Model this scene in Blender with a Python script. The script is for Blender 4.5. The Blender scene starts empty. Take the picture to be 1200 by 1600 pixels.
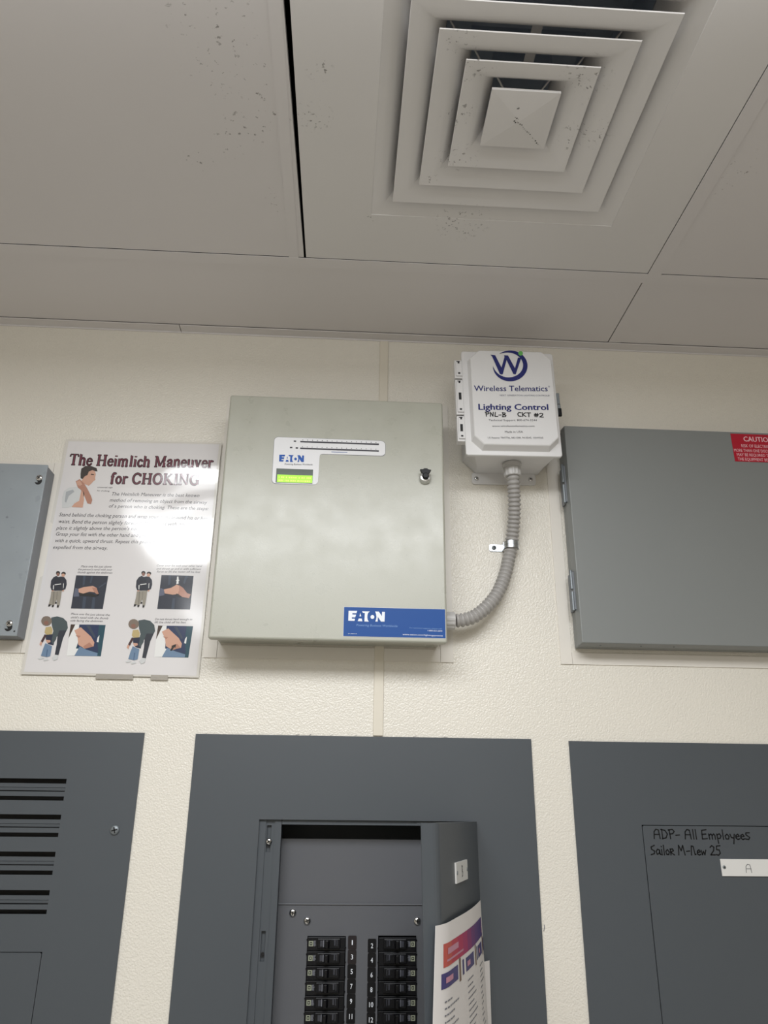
import bpy, bmesh, math, random
from mathutils import Vector, Matrix

scene = bpy.context.scene
COL = scene.collection
R = math.radians

# ---------------------------------------------------------------- camera
cam_data = bpy.data.cameras.new('camera')
cam = bpy.data.objects.new('camera', cam_data)
COL.objects.link(cam)
cam_data.sensor_fit = 'VERTICAL'
cam_data.sensor_height = 36.0
cam_data.lens = 1206.92 / 1600 * 36.0
cam_data.clip_start = 0.01
rt = Vector((0.99828002, -0.05780077, 0.00980158))
up = Vector((-0.03017975, -0.36333254, 0.93117058))
fw = Vector((0.05026114, 0.92986479, 0.36445203))
mw = Matrix((rt, up, -fw)).transposed().to_4x4()
mw.translation = Vector((0.22822, -1.30655, 1.56))
cam.matrix_world = mw
scene.camera = cam

# ---------------------------------------------------------------- light
scene.view_settings.view_transform = 'Standard'
scene.view_settings.look = 'None'
scene.view_settings.gamma = 1.0
scene.view_settings.use_curve_mapping = False
scene.view_settings.exposure = 0.0
world = bpy.data.worlds.new('world')
scene.world = world
world.use_nodes = True
world.node_tree.nodes['Background'].inputs[0].default_value = (0.8, 0.85, 0.9, 1)
world.node_tree.nodes['Background'].inputs[1].default_value = 0.0


def ceiling_lamp(name, loc, sx, sy, power, colour, rot=(0, 0, 0)):
    d = bpy.data.lights.new(name, 'AREA')
    d.shape = 'RECTANGLE'
    d.size = sx
    d.size_y = sy
    d.energy = power
    d.color = colour
    o = bpy.data.objects.new(name, d)
    o.location = loc
    o.rotation_euler = rot
    COL.objects.link(o)
    return o


# wraparound fluorescent ceiling fixture over the photographer, plus one behind added as bounce fill:
# the lens shines down and, more weakly, out of its long sides
LAMP = (0.96, 0.98, 1.0)
for n_, y_, w_ in (('front', -1.145, 26.0), ('rear_fill', -2.36, 10.0)):
    ceiling_lamp('ceiling_lamp_' + n_, (0.145, y_, 2.375), 1.20, 0.54, w_, LAMP)
    ceiling_lamp('ceiling_lamp_side', (0.145, y_ + 0.275, 2.407), 1.20, 0.06, 0.042 * w_, LAMP, (R(90), 0, 0))
    ceiling_lamp('ceiling_lamp_side', (0.145, y_ - 0.275, 2.407), 1.20, 0.06, 0.042 * w_, LAMP, (R(-90), 0, 0))

# ---------------------------------------------------------------- materials
def lin(c):
    return tuple(((v / 255) / 12.92 if v / 255 <= 0.04045 else ((v / 255 + 0.055) / 1.055) ** 2.4) for v in c)


def mat(name, rgb, rough=0.5, metal=0.0, spec=0.5, coat=0.0, coat_rough=0.1, vary=0.0, vscale=8.0,
        bump=0.0, bscale=300.0, bdist=0.001, bdetail=2.0, rvary=0.0, emit=0.0, kind='noise', specks=None):
    m = bpy.data.materials.new(name)
    m.use_nodes = True
    nt = m.node_tree
    N, L = nt.nodes, nt.links
    b = N['Principled BSDF']
    c = lin(rgb)
    b.inputs['Base Color'].default_value = (*c, 1)
    b.inputs['Roughness'].default_value = rough
    b.inputs['Metallic'].default_value = metal
    b.inputs['Specular IOR Level'].default_value = spec
    b.inputs['Coat Weight'].default_value = coat
    b.inputs['Coat Roughness'].default_value = coat_rough
    tc = N.new('ShaderNodeTexCoord')
    last = None
    if vary or rvary:
        nz = N.new('ShaderNodeTexNoise')
        nz.inputs['Scale'].default_value = vscale
        nz.inputs['Detail'].default_value = 5
        L.new(tc.outputs['Object'], nz.inputs['Vector'])
        if vary:
            mix = N.new('ShaderNodeMix')
            mix.data_type = 'RGBA'
            mix.inputs['A'].default_value = (*[max(0, v * (1 - vary)) for v in c], 1)
            mix.inputs['B'].default_value = (*[min(1, v * (1 + vary)) for v in c], 1)
            L.new(nz.outputs['Fac'], mix.inputs['Factor'])
            last = mix.outputs['Result']
        if rvary:
            mr = N.new('ShaderNodeMapRange')
            mr.inputs['From Min'].default_value = 0.3
            mr.inputs['From Max'].default_value = 0.7
            mr.inputs['To Min'].default_value = rough - rvary
            mr.inputs['To Max'].default_value = rough + rvary
            L.new(nz.outputs['Fac'], mr.inputs['Value'])
            L.new(mr.outputs['Result'], b.inputs['Roughness'])
    if specks:                      # dirt spots: (scale, threshold, strength, colour, list of (centre, radius))
        sc, th, st, scol, spots = specks
        n2 = N.new('ShaderNodeTexNoise')
        n2.inputs['Scale'].default_value = sc
        n2.inputs['Detail'].default_value = 3
        n2.inputs['Roughness'].default_value = 0.65
        L.new(tc.outputs['Object'], n2.inputs['Vector'])
        ramp = N.new('ShaderNodeMapRange')
        ramp.inputs['From Min'].default_value = th
        ramp.inputs['From Max'].default_value = th + 0.05
        ramp.inputs['To Max'].default_value = st
        L.new(n2.outputs['Fac'], ramp.inputs['Value'])
        fac = ramp.outputs['Result']
        acc = None
        for (ctr, rad) in spots:
            vm = N.new('ShaderNodeVectorMath')
            vm.operation = 'DISTANCE'
            vm.inputs[1].default_value = ctr
            L.new(tc.outputs['Object'], vm.inputs[0])
            fr = N.new('ShaderNodeMapRange')
            fr.inputs['From Min'].default_value = rad * 0.35
            fr.inputs['From Max'].default_value = rad
            fr.inputs['To Min'].default_value = 1
            fr.inputs['To Max'].default_value = 0
            L.new(vm.outputs['Value'], fr.inputs['Value'])
            if acc is None:
                acc = fr.outputs['Result']
            else:
                mx = N.new('ShaderNodeMath')
                mx.operation = 'MAXIMUM'
                L.new(acc, mx.inputs[0])
                L.new(fr.outputs['Result'], mx.inputs[1])
                acc = mx.outputs[0]
        if acc is not None:
            mu = N.new('ShaderNodeMath')
            mu.operation = 'MULTIPLY'
            L.new(fac, mu.inputs[0])
            L.new(acc, mu.inputs[1])
            fac = mu.outputs[0]
        mix = N.new('ShaderNodeMix')
        mix.data_type = 'RGBA'
        if last:
            L.new(last, mix.inputs['A'])
        else:
            mix.inputs['A'].default_value = (*c, 1)
        mix.inputs['B'].default_value = (*lin(scol), 1)
        L.new(fac, mix.inputs['Factor'])
        last = mix.outputs['Result']
    if last:
        L.new(last, b.inputs['Base Color'])
    if bump:
        if kind == 'pebble':
            t = N.new('ShaderNodeTexVoronoi')
            t.feature = 'SMOOTH_F1'
            t.inputs['Scale'].default_value = bscale
            t.inputs['Smoothness'].default_value = 0.6
            t.inputs['Randomness'].default_value = 1.0
            w = N.new('ShaderNodeTexNoise')
            w.inputs['Scale'].default_value = bscale * 0.5
            L.new(tc.outputs['Object'], w.inputs['Vector'])
            mxv = N.new('ShaderNodeMix')
            mxv.data_type = 'VECTOR'
            mxv.inputs['Factor'].default_value = 0.004
            L.new(tc.outputs['Object'], mxv.inputs['A'])
            L.new(w.outputs['Color'], mxv.inputs['B'])
            L.new(mxv.outputs['Result'], t.inputs['Vector'])
            sock = t.outputs['Distance']
        else:
            t = N.new('ShaderNodeTexNoise')
            t.inputs['Scale'].default_value = bscale
            t.inputs['Detail'].default_value = bdetail
            L.new(tc.outputs['Object'], t.inputs['Vector'])
            sock = t.outputs['Fac']
        bp = N.new('ShaderNodeBump')
        bp.inputs['Strength'].default_value = bump
        bp.inputs['Distance'].default_value = bdist
        bp.invert = (kind == 'pebble')
        L.new(sock, bp.inputs['Height'])
        L.new(bp.outputs['Normal'], b.inputs['Normal'])
    if emit:
        b.inputs['Emission Color'].default_value = (*c, 1)
        b.inputs['Emission Strength'].default_value = emit
    return m


M = {}
M['wall'] = mat('pebbled_wall_panel', (228, 223, 212), 0.30, spec=0.5, vary=0.025, vscale=3, bump=0.6, bscale=370, bdist=0.0011, kind='pebble')
M['wall_plain'] = mat('painted_wall', (224, 218, 206), 0.6, vary=0.03, vscale=2)
M['trim_white'] = mat('white_vinyl_trim', (226, 221, 212), 0.4, vary=0.02, vscale=10)
M['strip'] = mat('cream_divider_bar', (222, 215, 200), 0.4, vary=0.02, vscale=10)
M['floor'] = mat('vinyl_floor', (198, 195, 190), 0.5, vary=0.08, vscale=20)
ceil_spots = [((0.02, -0.65, 2.44), 0.035), ((0.075, -0.64, 2.44), 0.05), ((0.05, -0.585, 2.44), 0.05),
              ((0.105, -0.565, 2.44), 0.05), ((0.08, -0.50, 2.44), 0.045), ((0.055, -0.475, 2.44), 0.04),
              ((0.12, -0.53, 2.44), 0.03), ((0.12, -0.36, 2.44), 0.04), ((0.0, -0.44, 2.44), 0.03),
              ((0.76, -0.44, 2.44), 0.03), ((0.79, -0.47, 2.44), 0.04)]
M['ceiling'] = mat('vinyl_ceiling_tile', (219, 215, 214), 0.55, vary=0.025, vscale=2.5,
                   specks=(115, 0.63, 0.75, (112, 106, 102), ceil_spots))
M['grid'] = mat('white_ceiling_grid', (219, 215, 214), 0.45, vary=0.02, vscale=4)
M['diffuser'] = mat('white_enamel_diffuser', (221, 218, 216), 0.42, vary=0.025, vscale=6,
                    specks=(150, 0.60, 0.75, (104, 98, 94),
                            [((-0.0732, -0.0755, -0.0037), 0.03), ((0.0718, -0.0655, -0.0037), 0.04), ((-0.0732, 0.0745, -0.0037), 0.035),
                             ((-0.0832, -0.0055, -0.0037), 0.03), ((0.0818, 0.0245, -0.0037), 0.03), ((-0.0982, -0.1055, -0.0037), 0.025),
                             ((-0.1082, 0.1195, -0.0037), 0.02), ((0.1118, 0.0145, -0.0037), 0.03), ((-0.2692, -0.0575, -0.0007), 0.02),
                             ((-0.1912, 0.1975, -0.0007), 0.012), ((-0.0482, 0.1995, -0.0007), 0.05), ((-0.2782, 0.0145, -0.0007), 0.03)]))
M['soot'] = mat('dark_grime', (60, 56, 54), 0.8)
M['plenum'] = mat('dark_plenum', (22, 22, 24), 0.9)
M['duct'] = mat('galvanised_duct', (190, 200, 214), 0.5, metal=0.0, vary=0.1, vscale=15)
M['panel'] = mat('slate_grey_panel_enamel', (77, 82, 87), 0.42, spec=0.45, vary=0.03, vscale=3, bump=0.05, bscale=900, bdist=0.0003)
M['panel_in'] = mat('grey_interior_enamel', (77, 82, 87), 0.5, spec=0.4, vary=0.03, vscale=5)
M['dead'] = mat('grey_dead_front_steel', (92, 94, 99), 0.38, spec=0.5, vary=0.03, vscale=5)
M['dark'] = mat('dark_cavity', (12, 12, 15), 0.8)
M['eaton'] = mat('pale_putty_enamel', (173, 173, 161), 0.31, spec=0.6, vary=0.03, vscale=28, rvary=0.05, bump=0.16, bscale=420, bdist=0.0004,
                 specks=(260, 0.655, 0.55, (140, 136, 126), []))
M['grey_box'] = mat('machine_grey_enamel', (130, 133, 132), 0.40, spec=0.5, vary=0.03, vscale=4, bump=0.06, bscale=800, bdist=0.0003)
M['galv'] = mat('blue_grey_steel_cover', (146, 153, 158), 0.42, metal=0.25, vary=0.09, vscale=22,
                specks=(60, 0.64, 0.18, (100, 106, 112), []))
M['galv_side'] = mat('grey_box_side', (120, 124, 130), 0.45, vary=0.06, vscale=15)
M['pvc'] = mat('light_grey_polycarbonate', (222, 221, 221), 0.35, vary=0.015, vscale=10)
M['hose'] = mat('grey_corrugated_plastic', (164, 161, 158), 0.35, vary=0.02, vscale=20)
M['fitting'] = mat('grey_plastic_fitting', (190, 188, 186), 0.35)
M['zinc'] = mat('bright_zinc', (190, 194, 198), 0.34, metal=1.0)
M['chrome'] = mat('polished_steel', (214, 214, 214), 0.15, metal=1.0)
M['hinge'] = mat('plated_hinge', (128, 134, 138), 0.45, metal=0.6)
M['black'] = mat('black_plastic', (9, 9, 13), 0.42, spec=0.3, vary=0.05)
M['black2'] = mat('black_bakelite', (9, 10, 15), 0.40, spec=0.3, vary=0.05)
M['redblack'] = mat('dark_maroon_sticker', (20, 9, 13), 0.5)
def film_ior(m):
    m.node_tree.nodes['Principled BSDF'].inputs['Coat IOR'].default_value = 1.8
    return m


M['paper'] = mat('laminated_white_paper', (222, 219, 219), 0.5, coat=1.0, coat_rough=0.09, spec=0.3)
film_ior(M['paper'])
M['film'] = mat('clear_laminate_edge', (214, 210, 202), 0.3, coat=1.0, coat_rough=0.06)
M['tape'] = mat('clear_tape', (208, 202, 192), 0.2, coat=1.0, coat_rough=0.1)
M['tape'].node_tree.nodes['Principled BSDF'].inputs['Transmission Weight'].default_value = 0.45
M['label_white'] = mat('white_label_film', (226, 226, 228), 0.35)
M['plate'] = mat('engraved_white_plate', (222, 221, 218), 0.35)
M['bluelabel'] = mat('blue_label', (26, 76, 146), 0.45, spec=0.25, vary=0.02)
M['red'] = mat('red_sticker', (176, 18, 44), 0.4)
M['lcd_dark'] = mat('lcd_off_band', (72, 84, 74), 0.2)
M['lcd'] = mat('lit_green_lcd', (150, 214, 20), 0.2, emit=0.55)
M['lcd_text'] = mat('lcd_pale_characters', (205, 240, 90), 0.2, emit=0.5)
M['sheet'] = mat('office_paper', (226, 222, 220), 0.7)
INK = dict(ink=(52, 50, 58), navyink=(28, 34, 104), greyink=(110, 112, 128), greenink=(104, 178, 92), blueink=(22, 84, 170),
           whiteink=(232, 236, 242), bluewhite=(120, 156, 204), hair=(44, 34, 32), skin=(206, 160, 138), skin2=(178, 128, 108), skin3=(138, 98, 84),
           shirt=(208, 210, 210), fold=(170, 174, 178), dark=(18, 18, 20), navy=(34, 42, 58), navy2=(54, 66, 84), navy3=(28, 46, 84), slate=(92, 98, 118),
           white=(232, 232, 230), white2=(206, 208, 208), brown=(64, 48, 40), teal=(22, 70, 86), jeans=(106, 132, 160), jeans2=(72, 98, 130),
           knit=(34, 40, 54), knit2=(24, 32, 46), knitb=(26, 36, 62), khaki=(150, 144, 132), khaki2=(122, 116, 106), grey=(66, 80, 84), pants=(40, 46, 58),
           ash=(124, 110, 98), tan=(188, 168, 118), maroon=(66, 40, 44), titledark=(40, 16, 30), titlered=(112, 34, 58),
           marker=(6, 6, 10), palered=(240, 196, 204), pencil=(70, 70, 76), logo_pale=(150, 155, 136), dimgrey=(120, 122, 130),
           pink=(186, 52, 96), magenta=(150, 44, 104), purple=(78, 58, 128), violet=(96, 52, 120), coral=(206, 84, 80), cream=(236, 220, 190), tabpurple=(72, 66, 118), paletext=(196, 140, 160), brownicon=(120, 96, 80))
for k, v in INK.items():
    M[k] = mat('print_' + k, v, 0.5, spec=0.4)
for k in ('ink', 'hair', 'skin', 'skin2', 'skin3', 'shirt', 'fold', 'dark', 'navy', 'navy2', 'navy3', 'slate', 'white', 'white2', 'brown', 'teal', 'jeans',
          'jeans2', 'knit', 'knit2', 'knitb', 'khaki', 'khaki2', 'grey', 'pants', 'ash', 'tan', 'maroon', 'titledark', 'titlered'):
    mm = mat('laminated_print_' + k, INK[k], 0.5, spec=0.3, coat=1.0, coat_rough=0.09)
    M['L_' + k] = film_ior(mm)


# ---------------------------------------------------------------- mesh helpers
class MB:
    def __init__(self):
        self.v, self.f, self.m = [], [], []
        self.cur = 0

    def add(self, vs, fs):
        o = len(self.v)
        self.v += [tuple(p) for p in vs]
        for f in fs:
            self.f.append([o + i for i in f])
            self.m.append(self.cur)
        return self

    def box(self, x0, x1, y0, y1, z0, z1):
        return self.add([(x0, y0, z0), (x1, y0, z0), (x1, y1, z0), (x0, y1, z0), (x0, y0, z1), (x1, y0, z1), (x1, y1, z1), (x0, y1, z1)],
                        [(0, 3, 2, 1), (4, 5, 6, 7), (0, 1, 5, 4), (1, 2, 6, 5), (2, 3, 7, 6), (3, 0, 4, 7)])

    def prism(self, poly, y0, y1):          # outline in x,z pushed along y (y0 = front, smaller)
        n = len(poly)
        a = sum(poly[i][0] * poly[(i + 1) % n][1] - poly[(i + 1) % n][0] * poly[i][1] for i in range(n))
        if a < 0:
            poly = poly[::-1]
        vs = [(x, y0, z) for x, z in poly] + [(x, y1, z) for x, z in poly]
        fs = [tuple(range(n)), tuple(range(2 * n - 1, n - 1, -1))]
        fs += [((i + 1) % n, i, n + i, n + (i + 1) % n) for i in range(n)]
        return self.add(vs, fs)

    def prism_z(self, poly, z0, z1):        # outline in x,y pushed along z
        n = len(poly)
        a = sum(poly[i][0] * poly[(i + 1) % n][1] - poly[(i + 1) % n][0] * poly[i][1] for i in range(n))
        if a < 0:
            poly = poly[::-1]
        vs = [(x, y, z0) for x, y in poly] + [(x, y, z1) for x, y in poly]
        fs = [tuple(range(n - 1, -1, -1)), tuple(range(n, 2 * n))]
        fs += [(i, (i + 1) % n, n + (i + 1) % n, n + i) for i in range(n)]
        return self.add(vs, fs)

    def loft(self, rings, cap0=True, cap1=True):   # rings of equal length, wound the same way
        n = len(rings[0])
        vs = [p for r in rings for p in r]
        fs = []
        for k in range(len(rings) - 1):
            for i in range(n):
                j = (i + 1) % n
                fs.append((k * n + i, k * n + j, (k + 1) * n + j, (k + 1) * n + i))
        if cap0:
            fs.append(tuple(range(n - 1, -1, -1)))
        if cap1:
            fs.append(tuple(range((len(rings) - 1) * n, len(rings) * n)))
        return self.add(vs, fs)

    def lathe(self, origin, axis, prof, n=20):     # prof = [(radius, distance along axis)]
        a = Vector(axis).normalized()
        t = a.orthogonal().normalized()
        b = a.cross(t)
        o = Vector(origin)
        rings = [[tuple(o + a * h + (t * math.cos(2 * math.pi * i / n) + b * math.sin(2 * math.pi * i / n)) * max(r, 1e-5)) for i in range(n)] for r, h in prof]
        return self.loft(rings)

    def plate(self, x0, x1, z0, z1, y0, y1, holes):  # flat plate with rectangular openings
        xs = sorted(set([x0, x1] + [h[0] for h in holes] + [h[1] for h in holes]))
        zs = sorted(set([z0, z1] + [h[2] for h in holes] + [h[3] for h in holes]))
        xs = [x for x in xs if x0 <= x <= x1]
        zs = [z for z in zs if z0 <= z <= z1]

        def solid(i, j):
            if i < 0 or j < 0 or i >= len(xs) - 1 or j >= len(zs) - 1:
                return False
            cx, cz = (xs[i] + xs[i + 1]) / 2, (zs[j] + zs[j + 1]) / 2
            return not any(h[0] < cx < h[1] and h[2] < cz < h[3] for h in holes)
        for i in range(len(xs) - 1):
            for j in range(len(zs) - 1):
                if not solid(i, j):
                    continue
                a, b, c, d = xs[i], xs[i + 1], zs[j], zs[j + 1]
                self.add([(a, y0, c), (b, y0, c), (b, y0, d), (a, y0, d)], [(0, 1, 2, 3)])
                self.add([(a, y1, c), (b, y1, c), (b, y1, d), (a, y1, d)], [(3, 2, 1, 0)])
                if not solid(i - 1, j):
                    self.add([(a, y0, c), (a, y1, c), (a, y1, d), (a, y0, d)], [(3, 2, 1, 0)])
                if not solid(i + 1, j):
                    self.add([(b, y0, c), (b, y1, c), (b, y1, d), (b, y0, d)], [(0, 1, 2, 3)])
                if not solid(i, j - 1):
                    self.add([(a, y0, c), (b, y0, c), (b, y1, c), (a, y1, c)], [(3, 2, 1, 0)])
                if not solid(i, j + 1):
                    self.add([(a, y0, d), (b, y0, d), (b, y1, d), (a, y1, d)], [(0, 1, 2, 3)])
        return self

    def ribbon(self, pts, w, put, cap=True):       # flat pen stroke; put maps (u, v) to a point
        for i in range(len(pts) - 1):
            (ax, ay), (bx, by) = pts[i], pts[i + 1]
            L = math.hypot(bx - ax, by - ay) or 1e-9
            nx, ny = -(by - ay) / L * w / 2, (bx - ax) / L * w / 2
            self.add([put(ax - nx, ay - ny), put(bx - nx, by - ny), put(bx + nx, by + ny), put(ax + nx, ay + ny)], [(0, 1, 2, 3)])
        for k, (px, py) in enumerate(pts):
            if cap or 0 < k < len(pts) - 1:
                self.add([put(px + w / 2 * math.cos(t * math.pi / 4), py + w / 2 * math.sin(t * math.pi / 4)) for t in range(8)], [tuple(range(8))])
        return self

    def warp(self, fn):
        self.v = [tuple(fn(*p)) for p in self.v]
        return self


def link(name, mesh, mats, parent=None):
    o = bpy.data.objects.new(name, mesh)
    for m in (mats if isinstance(mats, (list, tuple)) else [mats]):
        mesh.materials.append(m)
    COL.objects.link(o)
    if parent is not None:
        o.parent = parent
    return o


def obj(name, mb, mats, parent=None, bevel=0.0, seg=2, smooth=False, weld=True, angle=30):
    me = bpy.data.meshes.new(name)
    me.from_pydata(mb.v, [], mb.f)
    for p, k in zip(me.polygons, mb.m):
        p.material_index = k
    bm = bmesh.new()
    bm.from_mesh(me)
    if weld:
        bmesh.ops.remove_doubles(bm, verts=bm.verts, dist=1e-6)
    if bevel:
        es = [e for e in bm.edges if len(e.link_faces) == 2 and e.calc_face_angle(0) > R(angle)]
        bmesh.ops.bevel(bm, geom=es, offset=bevel, offset_type='OFFSET', segments=seg, profile=0.5, affect='EDGES', clamp_overlap=True)
    bm.to_mesh(me)
    bm.free()
    o = link(name, me, mats, parent)
    if smooth:
        for p in me.polygons:
            p.use_smooth = True
        try:
            me.set_sharp_from_angle(angle=R(40))
        except Exception:
            pass
    return o


def tag(o, label, cat, group=None):
    o['label'] = label
    o['category'] = cat
    if group:
        o['group'] = group
    return o


def thing(name, loc, label, cat, group=None):
    o = bpy.data.objects.new(name, None)
    o.empty_display_size = 0.02
    COL.objects.link(o)
    o.location = loc
    return tag(o, label, cat, group)


def struct(name, mb, m, label, **k):
    o = obj(name, mb, m, **k)
    o['kind'] = 'structure'
    o['label'] = label
    return o


class At:
    """parents a part to an empty while its mesh is given in room metres"""


def part(name, mb, mats, root, **k):
    top = root
    off = Vector((0, 0, 0))
    while top is not None:
        off += Vector(top.location)
        top = top.parent
    mb.v = [(x - off.x, y - off.y, z - off.z) for x, y, z in mb.v]
    return obj(name, mb, mats, root, **k)


# ---- lettering from the built-in font, laid out flat and mapped onto a surface
def glyphs(s, off=0.0, res=2):
    cu = bpy.data.curves.new('lettering', 'FONT')
    cu.body = s
    cu.size = 1.0
    cu.offset = off
    cu.resolution_u = res
    cu.fill_mode = 'FRONT'
    ob = bpy.data.objects.new('lettering', cu)
    COL.objects.link(ob)
    bpy.context.view_layer.update()
    dg = bpy.context.evaluated_depsgraph_get()
    me = bpy.data.meshes.new_from_object(ob.evaluated_get(dg))
    vs = [(v.co.x, v.co.y) for v in me.vertices]
    fs = [tuple(p.vertices) for p in me.polygons]
    bpy.data.objects.remove(ob)
    bpy.data.curves.remove(cu)
    bpy.data.meshes.remove(me)
    return vs, fs


CAP = 0.729 - 0.0


def words(mb, s, x0, z0, x1, z1, cap, put, off=0.0, shear=0.0, res=2):
    vs, fs = glyphs(s, 0.0, res)
    if not vs:
        return
    n = len(vs)
    if off:
        vs0, fs0 = list(vs), list(fs)
        for q, (du, dv) in enumerate(((off, 0), (-off, 0), (0, off * .5), (0, -off * .5))):
            vs = vs + [(u + du, v + dv) for u, v in vs0]
            fs = fs + [tuple(i + n * (q + 1) for i in f) for f in fs0]
    a = min(v[0] for v in vs)
    b = max(v[0] for v in vs)
    k = (x1 - x0) / (b - a)
    h = cap / 0.70
    out = []
    for q, (u, v) in enumerate(vs):
        t = (u - a) * k
        x = x0 + t + shear * v * h
        z = z0 + (z1 - z0) * t / (x1 - x0) + v * h
        out.append(put(x, z, 0.00003 * (q // n)))
    # keep every face turned to the room
    mb.add(out, fs)


def art(name, items, put, parent, pre='', step=0.00006):
    mats, idx = [], {}
    mb = MB()
    for k, (mn, poly) in enumerate(items):
        key = pre + mn
        if key not in idx:
            idx[key] = len(mats)
            mats.append(M[key])
        mb.cur = idx[key]
        n = len(poly)
        a = sum(poly[i][0] * poly[(i + 1) % n][1] - poly[(i + 1) % n][0] * poly[i][1] for i in range(n))
        if a < 0:
            poly = poly[::-1]
        mb.add([put(x, z, k * step) for x, z in poly], [tuple(range(n))])
    return part(name, mb, mats, parent, weld=False)


def at_y(y):
    return lambda x, z, e=0.0: (x, y - e, z)


def rrect(x0, x1, z0, z1, r, n=4):
    pts = []
    for cx, cz, a0 in ((x1 - r, z1 - r, 0), (x0 + r, z1 - r, 90), (x0 + r, z0 + r, 180), (x1 - r, z0 + r, 270)):
        for i in range(n + 1):
            a = R(a0 + 90 * i / n)
            pts.append((cx + r * math.cos(a), cz + r * math.sin(a)))
    return pts


def screw(name, root, x, z, y, r=0.0045, m='chrome', slot=30, h=0.0024):
    mb = MB()
    mb.lathe((x, y, z), (0, -1, 0), [(r, 0), (r, h * 0.3), (r * 0.9, h * 0.62), (r * 0.66, h * 0.88), (r * 0.3, h), (0, h)], 20)
    mb.cur = 1
    c, s = math.cos(R(slot)), math.sin(R(slot))
    for (cc, ss) in ((c, s), (-s, c)):
        L, w = r * 0.62, r * 0.13
        pl = [(x - cc * L + ss * w, z - ss * L - cc * w), (x + cc * L + ss * w, z + ss * L - cc * w), (x + cc * L - ss * w, z + ss * L + cc * w), (x - cc * L - ss * w, z - ss * L + cc * w)]
        mb.prism(pl, y - h * 1.03, y - h * 0.6)
    return part(name, mb, [M[m], M['dark']], root, smooth=True)

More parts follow.
